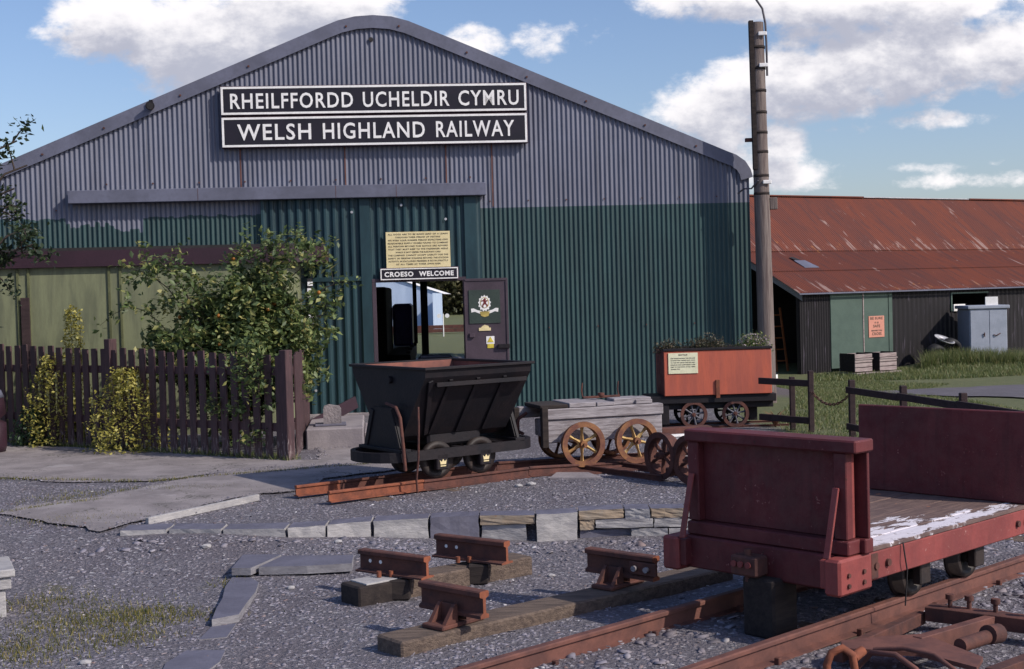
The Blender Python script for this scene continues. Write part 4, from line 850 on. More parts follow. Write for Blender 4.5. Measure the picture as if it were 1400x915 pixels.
# ---------------------------------------------------------------- telegraph pole
TP = thing('telegraph_pole', 'weathered timber pole with iron bands at the right corner of the shed', 'pole', (3.45, 17.82, -.05))
TP.rotation_euler = (R(0), R(-.55), 0)
MB().cyl((0,0,0),(0,0,5.17), .115, .094, 20).build('shaft', 'pole', TP)
MB().box(-.115,-.055,-.09,-.02,3.2,5.19,.004).build('cover_strip', 'dark_wood', TP)
for z in (2.86,3.10,3.42,3.68,3.95,4.24,4.54,4.82): MB().lathe([(0,.098),(.035,.106),(0,.106)], (0,0,z), (0,0,1), 20).build('iron_band', 'dark_wood', TP)
MB().box(-.20,-.09,-.03,.03,3.58,3.63,.004).build('step_peg', 'rust_dark', TP)
for z in (4.98,4.56,3.00): MB().box(.0,.115,-.125,-.085,z,z+.05,.006).build('cable_clip', 'sign_white', TP)
MB().tube([(.115,-.05,4.45),(.118,-.05,4.9),(.112,-.05,5.15),(.08,-.04,5.35),(.0,-.03,5.48),(-.06,-.02,5.6),(-.07,0,5.9),(-.05,.2,6.5),(0,1.5,7.2),(0,6,7.8)],.015,8).build('cable', 'cable', TP)
MB().tube([(-.06,-.10,3.05),(-.14,-.02,2.95),(-.22,.1,2.96),(-.3,.14,2.9)],.012,6).build('cable', 'cable', TP)
MB().box(.10,.20,-.05,.05,2.66,2.82,.006).build('junction_box', 'pole', TP)

# ---------------------------------------------------------------- paddock fences and chain
def gzf(x, y): return float(gz(x, y))
PF = thing('paddock_fence', 'short dark timber rail fence between the planter wagon and the chain gap', 'fence', (0,0,0))
for (x, y, h) in ((3.03,14.3,.58),(3.17,14.02,.66)): MB().box(x-.028,x+.028,y-.028,y+.028,-.05,h,.006).build('fence_post', 'fence2', PF)
for z in (.52,.12): MB().beam((2.72,14.55,z+.01),(3.16,14.05,z),.035,.07).build('fence_rail', 'fence2', PF)
PF2 = thing('paddock_fence', 'long dark timber rail fence running behind the red flat wagon', 'fence', (0,0,0))
pts = [(3.42,13.30),(3.66,12.35),(3.88,11.35),(4.1,10.3),(4.3,9.3)]
for (x, y) in pts: MB().box(x-.03,x+.03,y-.03,y+.03,gzf(x,y)-.05,.60,.006).build('fence_post', 'fence2', PF2)
for a, b in zip(pts[:-1], pts[1:]):
    for z in (.50,.13): MB().beam((a[0]-.05,a[1],z),(b[0]-.05,b[1],z-.01),.03,.065).build('fence_rail', 'fence2', PF2)
ch = thing('chain', 'dark chain sagging between the two paddock fences', 'chain', (0,0,0)); A_, B_ = Vector((3.17,14.0,.44)), Vector((3.42,13.32,.47))
for i in range(20):
    t = (i+.5)/20; p = A_.lerp(B_, t); p.z -= .24*4*t*(1-t)*.55; t2 = (i+1.2)/20; q = A_.lerp(B_, t2); q.z -= .24*4*t2*(1-t2)*.55; t0 = (i-.2)/20; r_ = A_.lerp(B_, t0); r_.z -= .24*4*t0*(1-t0)*.55
    d_ = (q-r_).normalized(); s_ = (Vector((0,0,1)) if i % 2 else d_.cross(Vector((0,0,1)))).normalized()
    ring = [tuple(p + d_*.026*math.cos(a)+s_*.013*math.sin(a)) for a in np.linspace(0, 2*math.pi, 9)]
    MB().tube(ring, .005, 5).build('link', 'rust_dark', ch)

# ---------------------------------------------------------------- red flat wagon
loc, rz = frame(47, 6.215, -3.945, -.16)
FW = thing('flat_wagon', 'faded red flat wagon with raised end boards in the foreground', 'wagon', loc, rz)
MB().box(-.98,1.06,-.505,-.405,.290,.428,.006).build('sole_bar', 'wagon_red_lit', FW); MB().box(-.98,1.06,.405,.505,.290,.428,.006).build('sole_bar', 'wagon_red_shaded', FW)
for y0, y1 in ((-.530,-.44),(.44,.545)):
    b_ = MB().box(-1.0,-.72,y0,y1,.265,.438,.012).build('buffer_block', 'wagon_red_lit', FW)
    for x in (-.93,-.80):
        for z in (.31,.36): MB().cyl((x,y0+.002,z),(x,y0-.010,z),.011,n=8).build('bolt', 'rust_dark', b_)
for x in (-.66,-.55,.80,.9): MB().cyl((x,-.503,.36),(x,-.520,.36),.018,n=10).build('bolt', 'rust_dark', FW)
MB().box(-.70,-.64,-.512,-.5,.30,.42,.002).build('plate', 'rust_dark', FW)
MB().box(-.93,-.86,-.438,.438,.275,.44,.008).build('headstock', 'wagon_red_shaded', FW); MB().box(1.0,1.06,-.40,.40,.275,.428,.006).build('headstock', 'wagon_red_shaded', FW)
for x in (-.3,.2,.6): MB().box(x-.04,x+.04,-.404,.404,.30,.41,.005).build('cross_member', 'wagon_red_shaded', FW)
# end board (near)
MB().box(-.90,-.775,-.515,.455,.442,.51,.006).build('bottom_rail', 'wagon_red_shaded', FW)
MB().box(-.835,-.80,-.44,.41,.512,.925,.003).build('end_panel', 'wagon_red_shaded', FW)
for y0, y1 in ((-.50,-.43),(.385,.455)): MB().box(-.885,-.832,y0,y1,.513,.925,.005).build('end_post', 'wagon_red_shaded', FW)
MB().box(-.829,-.80,-.49,-.445,.513,.925,.003).build('end_angle', 'wagon_red_lit', FW)  # sunlit side of the post painted as a lighter strip
MB().box(-.775,-.755,-.545,.45,.513,.925,.003).build('end_panel', 'wagon_red_shaded', FW)
MB().box(-.905,-.745,-.565,.462,.927,.988,.008).build('top_rail', 'wagon_red_shaded', FW)
for y in (-.45,.42):
    MB().beam((-.895,y,.76),(-.985,y,.435),.035,.012,(0,0,1)).build('brace', 'wagon_red_lit', FW)
MB().box(-.80,-.73,-.545,-.40,.441,.512,.006).build('foot_block', 'wagon_red_shaded', FW)
# deck
dk = MB(); yy = np.linspace(-.51,.50,8)
for a, b in zip(yy[:-1], yy[1:]): dk.box(-.735,1.02,a+.002,b-.002,.430,.452+random.uniform(-.002,.002),.003)
dk.build('deck', 'deck', FW)
# far end board
MB().box(.90,.935,-.515,.56,.454,.975,.006).build('end_panel', 'wagon_red_shaded', FW); MB().box(.937,.975,-.515,-.46,.43,.97,.005).build('end_post', 'wagon_red_lit', FW); MB().box(.937,.975,.44,.5,.43,.97,.005).build('end_post', 'wagon_red_shaded', FW)
cpl = MB().box(-1.03,-.93,-.08,.08,.30,.40,.01); cpl.cyl((-.99,0,.27),(-.99,0,.43),.018,n=10); cpl.build('coupler', 'rust_dark', FW)
for y in (-.035,.01,.05): MB().cyl((-1.035,y,.36),(-1.045,y,.36),.016,n=10).build('coupling_bolt', 'wagon_red_lit', FW)
for x in (-.10,.47):
    for y in (-.355,.355):
        wl = MB().lathe([(-.045,.135),(-.03,.135),(-.03,.12),(.03,.115),(.03,.085),(.01,.08),(.01,.03),(-.01,.03),(-.01,.08),(-.045,.09)], (x,y,.218), (0,-1 if y<0 else 1,0), 30)
        wb = wl.build('wheel', 'wheel_dark', FW); MB().cyl((x,y-.05,.218),(x,y+.05,.218),.035,n=12).build('hub','wheel_dark',wb)
    MB().cyl((x,-.42,.218),(x,.42,.218),.02,n=10).build('axle', 'rust_dark', FW)
    for y in (-.43,.43): MB().box(x-.05,x+.05,y-.025,y+.025,.17,.29,.006).build('axlebox', 'wheel_dark', FW)
MB().tube([(-.42,-.515,.44),(-.425,-.53,.36),(-.41,-.53,.30),(-.40,-.51,.12)],.004,5).build('loose_wire', 'dark', FW)
bk = thing('timber_block', 'dark timber block propped under the near end of the red flat wagon', 'block', frame(47, 5.32, -3.885, -.10)[0], rz)
MB().box(-.11,.09,-.10,.09,-.06,.235,.012).build('block', 'dark_wood', bk)

# ---------------------------------------------------------------- demonstration track pieces
def chair_piece(par, x, y, z, rdir, m='rust_dark'):
    T = Matrix.Translation((x,y,z)) @ Matrix.Rotation(rdir, 4, 'Z')
    q = MB(); q.box(-.075,.075,-.15,.15,0,.022,.005,T)
    for sg in (-1,1):
        for xx in (-.05,.05):
            q.add([(xx-.012,sg*.03,.02),(xx+.012,sg*.03,.02),(xx+.012,sg*.12,.02),(xx-.012,sg*.12,.02),(xx-.010,sg*.03,.115),(xx+.010,sg*.03,.115),(xx+.010,sg*.045,.115),(xx-.010,sg*.045,.115)],
                  [(0,1,2,3),(4,5,6,7),(0,1,5,4),(1,2,6,5),(2,3,7,6),(3,0,4,7)], False, T)
        q.box(-.05,.05,sg*.035-.008,sg*.035+.008,.02,.11,.002,T)
    return q.build('rail_chair', m, par)
zl = -.155
st = thing('standard_gauge_sample', 'long brown sleeper carrying two chaired rail stubs, nearest the camera', 'track sample', (0,0,0))
a, b = Vector((-.635,6.30,zl)), Vector((1.20,7.80,zl)); dS = (b-a).normalized(); pS = Vector((-dS.y, dS.x, 0))
MB().beam(a+Vector((0,0,.01)), b+Vector((0,0,.01)), .22, .12, bev=.01).build('sleeper', 'sleeper', st)
angR = math.atan2(-.36,.40)
def stub(par, c, L_, z, h, zr, holes=True, fish=False, bull=True, ang=angR, hw=.065):
    d_ = Vector((math.cos(ang), math.sin(ang), 0)); p0 = Vector((c[0],c[1],z))-d_*L_/2; p1 = p0+d_*L_
    ro = MB().sweep(rail_prof(h,hw,.11,.02,bull), p0, p1).build('rail_stub', 'rust_dark', par)
    nn = Vector((d_.y, -d_.x, 0)); 
    if nn.y > 0: nn = -nn
    if holes:
        for t in (.08,.16): q = p0+d_*t+Vector((0,0,h*.5)); MB().cyl(tuple(q+nn*.0105), tuple(q+nn*.0125), .011, n=10).build('bolt_hole', 'sign_white', ro)
    e = MB(); e.sweep(rail_prof(h,hw,.11,.02,bull), p1+d_*.0005, p1+d_*.003); e.build('lit_end', 'rust', ro)  # brighter rust cap: sunlight on the end face put into its colour
    return ro, d_, nn, p0
c1 = a+dS*.39; c2 = a+dS*1.56
stub(st, (c1.x,c1.y), .43, zl+.128, .135, 0, False); chair_piece(st, c1.x, c1.y, zl+.072, angR)
stub(st, (c2.x,c2.y), .47, zl+.128, .135, 0, False); ck = chair_piece(st, c2.x-.02, c2.y+.02, zl+.072, angR)
nnn = Vector((math.cos(angR), math.sin(angR),0)); fpz = Vector((c2.x,c2.y,zl+.193))
MB().beam(fpz+nnn*.08+Vector((-.02,-.03,0)), fpz+nnn*.26+Vector((-.02,-.03,0)), .012, .07).build('fishplate', 'rust_dark', st)
for t in (.12,.20): q = fpz+nnn*t+Vector((-.025,-.036,0)); MB().cyl(tuple(q), tuple(q+Vector((-.012,-.018,0))), .016, n=8).build('fish_bolt', 'oak_grey', st)
ng = thing('narrow_gauge_sample', 'short sleeper carrying two flat-bottomed rail stubs with bolt holes', 'track sample', (0,0,0))
a, b = Vector((-.95,7.33,zl)), Vector((.03,8.12,zl)); dS = (b-a).normalized()
MB().beam(a+Vector((0,0,.045)), a+dS*.30+Vector((0,0,.045)), .20, .13, bev=.01).build('sleeper', 'dark_wood', ng)
MB().beam(a+dS*.30+Vector((0,0,.040)), b+Vector((0,0,.040)), .19, .12, bev=.01).build('sleeper', 'sleeper', ng)
MB().beam(a+dS*.06+Vector((0,0,.112)), a+dS*.30+Vector((0,0,.112)), .17, .012, bev=.002).build('tie_plate', 'slate_face', ng)
angA = math.atan2(-.255,.423); angB = math.atan2(-.385,.479)
c1 = a+dS*.30; c2 = a+dS*.86
stub(ng, (c1.x,c1.y), .50, zl+.125, .125, 0, True, bull=False, ang=angR+.10, hw=.06); stub(ng, (c2.x,c2.y), .53, zl+.125, .135, 0, True, bull=False, ang=angR+.10, hw=.06)
for c in (c1, c2):
    q = Vector((c.x,c.y,zl+.12)); 
    for k in (-.03,.04): MB().cyl(tuple(q+Vector((k-.05,-.05,0))), tuple(q+Vector((k-.05,-.05,.035))), .014, n=8).build('rail_screw', 'rust', ng)
    MB().box(c.x-.02,c.x+.10,c.y-.13,c.y-.05,zl+.0,zl+.115,.008).build('packing', 'dark_wood', ng)

# ---------------------------------------------------------------- slate edging wall (stones resting one by one)
EW = thing('slate_edging_wall', 'low dry wall of pale slate blocks edging the gravel terrace', 'wall', (0,0,0))
def wy(x): return float(np.interp(x, WX, WY))
def stone(x0, x1, z0, z1, depth, m, inset=0., topm=False, tiltz=0.):
    y0, y1 = wy(x0)+inset, wy(x1)+inset; dx_ = x1-x0; s = MB(); nseg = 3
    bm = bmesh.new(); bmesh.ops.create_cube(bm, size=1); bmesh.ops.subdivide_edges(bm, edges=bm.edges, cuts=4, use_grid_fill=True)
    for v in bm.verts:
        fx, fy, fz = v.co.x+.5, v.co.y+.5, v.co.z+.5
        jx = random.uniform(-.004,.004); jy = random.uniform(-.0035,.0035); jz = random.uniform(-.003,.003)
        v.co = Vector((x0+dx_*fx+jx, y0+(y1-y0)*fx+depth*fy+jy, z0+(z1-z0)*fz+tiltz*fx+jz))
    bm.verts.index_update(); s.add([tuple(v.co) for v in bm.verts], [tuple(v.index for v in f.verts) for f in bm.faces]); bm.free()
    o = s.build('stone', m, EW)
    o.data.materials.append(M['slate_top'])
    for p in o.data.polygons:
        if p.normal.z > .6: p.material_index = 1
    return o
g_ = .006
big = [(-2.72,-2.395,.045),(-2.39,-2.01,.05),(-2.0,-1.57,.05),(-1.56,-1.305,.05),(-1.30,-1.01,.055),(-1.0,-.615,.06)]
for x0, x1, t_ in big: stone(x0+g_, x1-g_, -.2, .018, .22, 'slate_face')
o = stone(-.605,-.27, -.2, .02, .20, 'slate_top'); 
stone(-.26,.12,-.045,.018,.2,'slate_rusty'); stone(-.25,.06,-.2,-.05,.2,'slate_face', .02)
stone(.135,.42,-.2,.022,.2,'slate_face', -.01)
stone(.435,.75,-.035,.03,.2,'slate_rusty'); stone(.76,.93,-.05,.03,.2,'slate_face'); stone(.94,1.18,-.035,.03,.2,'slate_rusty'); stone(1.19,1.5,-.03,.03,.2,'slate_face')
stone(.44,.54,-.11,-.04,.2,'slate_rusty',.01); stone(.55,.95,-.10,-.04,.2,'slate_face'); stone(.96,1.25,-.10,-.043,.2,'slate_face'); stone(.96,1.16,-.04,-.037,.2,'slate_face')
stone(.44,.82,-.2,-.115,.2,'slate_top',.03); stone(.80,1.05,-.2,-.108,.2,'slate_face',-.01); stone(1.06,1.5,-.2,-.108,.2,'slate_face')
xx = 1.51
while xx < 4.0:
    l = random.uniform(.25,.4); stone(xx,xx+l-.01,-.05,.03,.2,'slate_rusty' if random.random()<.3 else 'slate_face'); stone(xx+.03,xx+l,-.2,-.056,.2,'slate_face',.01); xx += l
# flat slate slabs set in the gravel
def slab(pts, z, th_, label):
    z = max(float(gz(p[0],p[1])) for p in pts)+.014+z-zs; s = MB().prism(pts, -th_, 0).build('slate_slab', 'slate_top'); s.location = (0,0,z); 
    for p in s.data.polygons:
        if abs(p.normal.z) < .5: p.material_index = 0
    s.data.materials.append(M['slate_side'])
    for p in s.data.polygons:
        if abs(p.normal.z) < .5: p.material_index = 1
    tag(s, label, 'slab', 'flat slate slabs set in the gravel'); return s
zs = -.118
slab([(-1.775,8.459),(-1.522,8.423),(-1.60,8.15),(-1.64,8.019),(-1.76,8.034)], zs, .045, 'slate slab at the corner where the two slab rows meet')
slab([(-1.509,8.410),(-1.3,8.39),(-1.05,8.363),(-1.03,8.10),(-1.3,8.06),(-1.60,8.069)], zs+.004, .05, 'slate slab right of the corner slab, reaching toward the rail stubs')
slab([(-1.755,8.013),(-1.636,7.997),(-1.56,7.85),(-1.53,7.60),(-1.525,7.3),(-1.515,7.05),(-1.637,6.951),(-1.67,7.2),(-1.69,7.45),(-1.74,7.75)], zs+.002, .045, 'long slate slab running toward the camera from the corner slab')
slab([(-1.635,6.925),(-1.515,6.985),(-1.505,6.70),(-1.639,6.665)], zs-.008, .04, 'short slate slab between the long slab and the broken slab')
slab([(-1.640,6.65),(-1.52,6.68),(-1.37,6.62),(-1.50,6.50),(-1.635,6.485)], zs-.016, .04, 'broken slate slab with a pointed right end in the left slab row')
slab([(-1.655,6.47),(-1.46,6.46),(-1.44,6.25),(-1.47,6.08),(-1.49,5.95),(-1.655,5.93),(-1.70,6.25)], zs-.010, .045, 'large slate slab nearest the camera in the left slab row')
slab([(-1.65,5.90),(-1.48,5.93),(-1.45,5.5),(-1.66,5.4)], zs-.018, .045, 'slate slab cut by the bottom edge of the photo')
tag(MB().beam((-2.62,9.28,.024),(-2.02,10.25,.028),.035,.05).build('slate_strip', 'slate_face'), 'thin slate strip on edge between tarmac path and gravel', 'kerb')
tag(MB().prism([(.28,10.95),(.72,10.9),(.62,11.25),(.35,11.3)], 0.004, .018).build('slate_slab', 'concrete'), 'pale flat slab lying on the gravel in front of the tipper track', 'slab')

# slate bench at left edge
bn = thing('slate_bench', 'corner of a pale slate seat at the left edge of the picture', 'bench', (-2.83, 7.3, -.16), R(25))
MB().box(-.9,.02,-.02,.42,.34,.385,.006).build('seat', 'slate_face', bn); MB().box(-.9,.0,.0,.4,.27,.337,.006).build('seat_slab', 'slate_face', bn)
MB().box(-.12,-.03,.02,.32,-.02,.268,.006).build('leg', 'slate_face', bn); MB().box(-.8,-.7,.02,.32,-.02,.268,.006).build('leg', 'slate_face', bn)
MB().box(-.9,-.06,.28,.42,.387,.43,.004).build('seat_back', 'oak_grey', bn)
bn.location.z = -.28

# ---------------------------------------------------------------- rusty scrap lower right
J = thing('points_lever_frame', 'rusty iron points frame of plates and rods in the bottom right corner', 'scrap iron', (0,0,0))
zj = -.15
MB().prism([(1.43,5.80),(1.451,5.925),(1.66,5.98),(1.848,6.001),(1.98,5.60),(1.90,5.45),(1.737,5.70)], zj+.075, zj+.095).build('plate', 'rail_rust', J)
MB().beam((2.03,6.50,zj+.07),(2.75,5.95,zj+.07),.10,.07).build('beam', 'rust_dark', J)
MB().beam((1.80,5.93,zj+.06),(2.36,6.35,zj+.06),.05,.08).build('beam', 'rail_rust', J)
MB().beam((1.95,5.42,zj+.05),(2.60,5.95,zj+.05),.06,.09).build('beam', 'rust_dark', J)
MB().beam((1.20,5.62,zj+.03),(1.75,5.40,zj+.03),.05,.06).build('beam', 'rust_dark', J)
MB().beam((1.42,5.86,zj+.045),(2.0,6.52,zj+.04),.05,.06).build('beam', 'rust_dark', J)
MB().cyl((1.95,5.80,zj+.09),(2.15,5.96,zj+.09),.032,n=16).build('roller', 'rust_dark', J); MB().cyl((2.12,5.93,zj+.10),(2.19,5.99,zj+.09),.045,n=16).build('roller', 'rust_dark', J)
for (x, y) in ((2.20,6.40),(2.30,6.32),(2.12,6.44),(2.42,6.22)): MB().cyl((x,y,zj+.10),(x,y,zj+.16),.012,n=8).cyl((x,y,zj+.145),(x,y,zj+.17),.022,n=6).build('bolt', 'rust_dark', J)
MB().tube([(1.47,5.70,zj+.04),(1.52,5.66,zj+.11),(1.60,5.58,zj+.12),(1.66,5.50,zj+.08),(1.70,5.42,zj+.0)],.013,8).tube([(1.55,5.74,zj+.10),(1.66,5.66,zj+.125),(1.76,5.56,zj+.12),(1.84,5.44,zj+.06)],.011,8).build('hoop', 'rail_rust', J)
hk = thing('coupling_hook', 'orange rusty shackle lying at the bottom edge beside the rail', 'hook', (1.36,5.60,-.15))
MB().tube([(-.05,0,0),(-.05,0,.08),(-.03,0,.13),(.02,0,.15),(.06,0,.12),(.07,0,.05),(.06,0,0)],.018,8).build('bow', 'rust', hk); MB().cyl((-.07,0,.03),(.10,0,.03),.015,n=10).build('pin', 'rust', hk); MB().cyl((.07,.02,.10),(.12,.06,.12),.022,n=10).build('knob', 'rust', hk)

# ---------------------------------------------------------------- right-hand shed
H = thing('rusty_roofed_shed', 'long low black shed with rust-red corrugated roof and green doors', 'shed', (6.514, 29.764, -.42), R(30))
corr('front_wall', 0, .91, 0, 1.86, 'shed_black', H, .075, .010, 0, 8); corr('front_wall', 2.88, 4.9, 0, 1.86, 'shed_black', H, .15, .008, 0, 8, box=True)
corr('front_wall', 4.9, 6.2, 0, 1.30, 'shed_black', H, .15, .008, 0, 8, box=True); corr('front_wall', 6.2, 15, 0, 1.86, 'shed_black', H, .15, .008, 0, 8, box=True); corr('front_wall', 4.9, 6.2, 1.71, 1.86, 'shed_black', H, .15, .008, 0, 8, box=True)
MB().box(.915,1.925,-.03,.0,.08,1.83,.003).build('door', 'shed_green', H); MB().box(1.935,2.74,-.03,.0,.08,1.83,.003).build('door', 'shed_green', H)
MB().box(1.915,1.945,-.045,-.0305,.08,1.83,.002).build('door_strip', 'crate', H); MB().box(2.75,2.87,-.04,.0,.08,1.84,.003).build('door_frame', 'shed_green', H); MB().box(.9,2.87,-.05,.0,1.831,1.86,.002).build('door_head', 'dark', H)
f = MB(); f.box(4.88,6.22,-.03,.01,1.70,1.735,.002); f.box(4.88,4.92,-.03,.01,1.28,1.70,.002); f.build('window_frame', 'shed_green', H)
MB().box(4.95,5.35,-.05,-.01,1.28,1.45,.002).build('window_board', 'sign_white', H)
def roofp(name, y0, z0, y1, z1, u0, u1, m='rust_roof'):
    n_ = int((u1-u0)/.076*6); us = np.linspace(u0,u1,n_+1); pr = .010*np.cos(2*np.pi*us/.076)
    V0 = np.stack([us, np.full(n_+1,y0), z0+pr],1); V1 = np.stack([us, np.full(n_+1,y1), z1+pr],1); V = np.concatenate([V0,V1]); F = np.stack([np.arange(n_), np.arange(1,n_+1), np.arange(1,n_+1)+n_+1, np.arange(n_)+n_+1],1)
    return raw(name, V, F, m, H, True)
roofp('roof_lower', -.15, 1.84, .95, 2.36, -.15, 16); roofp('roof_lower', .9, 2.355, 2.05, 2.86, -.15, 16); roofp('roof_upper', 2.0, 2.86, 4.0, 4.37, -.15, 16)
MB().add([(-.15,4.0,4.37),(16,4.0,4.37),(16,8,2.0),(-.15,8,2.0)], [(0,1,2,3)]).build('roof_back', 'rust_roof', H)
rc = MB()
for u0, u1 in ((-.15,6.0),(10.2,16)): rc.box(u0,u1,3.93,4.07,4.375,4.41,.004)
rc.build('ridge_capping', 'rust_roof', H); MB().box(6.02,10.18,3.94,4.06,4.375,4.40,.004).build('ridge_capping', 'galv', H, label='bright galvanised length of ridge capping')
MB().box(-.16,16,-.19,-.152,1.80,1.835,.003).build('gutter', 'trim_grey', H)
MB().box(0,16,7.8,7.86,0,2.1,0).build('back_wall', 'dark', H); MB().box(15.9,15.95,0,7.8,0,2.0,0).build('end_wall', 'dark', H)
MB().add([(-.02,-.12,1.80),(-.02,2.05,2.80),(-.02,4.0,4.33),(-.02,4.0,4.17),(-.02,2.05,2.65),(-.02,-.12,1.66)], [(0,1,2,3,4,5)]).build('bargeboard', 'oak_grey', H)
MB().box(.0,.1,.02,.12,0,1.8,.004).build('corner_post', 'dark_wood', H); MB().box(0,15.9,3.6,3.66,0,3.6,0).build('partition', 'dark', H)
for (u0,u1,y0,z0) in ((1.15,1.60,1.05,2.42),): 
    MB().add([(u0,1.05,2.445),(u1,1.05,2.445),(u1-.1,1.42,2.62),(u0,1.42,2.62),(u0,1.05,2.43),(u1,1.05,2.43),(u1-.1,1.42,2.605),(u0,1.42,2.605)],[(0,1,2,3),(7,6,5,4),(0,4,5,1),(1,5,6,2),(2,6,7,3),(3,7,4,0)]).build('roof_patch', 'trim_grey', H); MB().add([(u0+.05,1.43,2.625),(u1-.2,1.43,2.625),(u1-.3,1.62,2.71),(u0+.02,1.62,2.71)],[(0,1,2,3)]).build('roof_hole', 'dark', H)
pz = thing('safety_poster', 'salmon pink poster with black lettering on the green shed door', 'poster', (6.514, 29.764, -.42), R(30))
MB().box(2.09,2.59,-.045,-.032,.75,1.25,.002).build('sheet', 'poster', pz)
for i, (l, wd, hh_) in enumerate((('BE SURE',.40,.062),('IT IS',.12,.04),('SAFE',.22,.065),('BEFORE YOU',.34,.035),('CROSS',.30,.07))):
    fit_text(l, 2.34-wd/2, 2.34+wd/2, 1.165-i*.092, hh_, -.047, pz, 'ink', bold=.002, ext=.001)
lk = thing('steel_locker', 'grey-blue two-door steel locker standing in grass before the black shed', 'locker', (10.85, 31.2, -.36), R(1))
MB().box(0,.90,0,.8,.0,1.28,.012).build('body', 'locker', lk); MB().box(-.05,.95,-.05,.85,1.28,1.36,.012).build('top', 'locker', lk)
MB().box(.02,.462,-.022,-.001,.05,1.24,.004).build('door', 'locker', lk); MB().box(.474,.88,-.022,-.001,.05,1.24,.004).build('door', 'locker', lk)
MB().tube([(.32,-.03,.66),(.34,-.05,.72),(.34,-.04,.62)],.012,6).tube([(.56,-.03,.66),(.62,-.05,.64),(.72,-.04,.69)],.012,6).build('handle', 'rust_dark', lk)
wsn = tag(MB().box(-.15,.15,-.01,.01,0,.20,.003).build('locker_sign', 'sign_white'), 'small white card standing on the steel locker', 'sign'); wsn.location = (11.40, 31.25, 1.0)
cr0 = None
for i, (X, Y) in enumerate(((7.60,29.15),(8.22,29.42))):
    q = thing('wooden_crate', ['left pale crate on the pallet before the green door', 'right pale crate on the pallet before the green door'][i], 'crate', (X, Y, -.36), R(28), 'crates by the green door')
    c = MB(); 
    for k in range(4): c.box(-.25,.25,-.25,-.235,.02+k*.10,.105+k*.10,.003)
    c.build('front_slats', 'crate', q); c = MB()
    for k in range(4): c.box(-.25,.25,.235,.25,.02+k*.10,.105+k*.10,.003)
    c.build('back_slats', 'crate', q)
    for x in (-.25,.235): MB().box(x,x+.015,-.234,.234,.02,.42,.002).build('side_panel', 'dark_wood', q)
    MB().box(-.24,.24,-.234,.234,.02,.04,0).build('bottom', 'crate', q)
    MB().box(-.26,.26,-.27,-.252,.28,.31,.002).build('batten', 'crate', q)
pal = thing('pallet', 'low pallet under the two pale crates', 'pallet', (7.88, 29.25, -.42), R(24)); MB().box(-.55,.72,-.3,.3,.03,.055,.003).build('deck', 'crate', pal); MB().box(-.5,.65,-.28,-.2,.0,.03,.002).build('runner', 'crate', pal)
for i, (X, Y, r_, tl) in enumerate(((10.35,31.2,.32,20),(9.92,30.95,.27,35))):
    q = thing('old_tyre', ['large black tyre leaning on the black shed wall beside the locker', 'smaller black tyre leaning left of the large tyre'][i], 'tyre', (X, Y, -.38), R(20), 'old tyres by the black shed')
    o = MB().lathe([(r_*.55*0-.09+.18*t, 0) for t in ()] or [(-.08,r_*.62),(-.10,r_*.8),(-.08,r_*.97),(0,r_),(.08,r_*.97),(.10,r_*.8),(.08,r_*.62),(0,r_*.6)], (0,0,r_), (0,math.cos(R(tl)),math.sin(R(tl))), 30); o.build('tread', 'tyre', q)
hp_ = thing('wheel_rim', 'pale metal wheel rim lying on the old tyres', 'rim', (10.17, 31.0, .20), R(10))
MB().lathe([(-.02,.14),(.03,.24),(.05,.25),(.03,.22),(.0,.12)], (0,0,0), (.25,-.35,.9), 24).build('rim', 'galv', hp_); MB().lathe([(-.02,.03),(-.02,.10),(.0,.10),(.01,.03)], (0,0,0), (.25,-.35,.9), 16).build('hub', 'tyre', hp_)
ld_ = thing('ladder', 'orange wooden ladder leaning in the dark open end of the shed', 'ladder', (6.35, 31.0, -.42), R(20))
for x in (-.15,.15): MB().beam((x,0,0),(x*.8,.25,1.5),.05,.03).build('stile', 'ladder', ld_)
for k in range(5): MB().beam((-.145,.04+.045*k,.25+.27*k),(.145,.04+.045*k,.25+.27*k),.03,.03).build('rung', 'ladder', ld_)
bt = thing('drum', 'white and red tin standing by the dark end of the shed', 'tin', (5.05, 25.9, gzf(5.05,25.9))); MB().cyl((0,0,0),(0,0,.2),.16,n=20).build('body', 'sign_white', bt); MB().lathe([(0,.162),(.07,.162),(.07,.165),(0,.165)],(0,0,.06),(0,0,1),20).build('band', 'crest_red', bt)

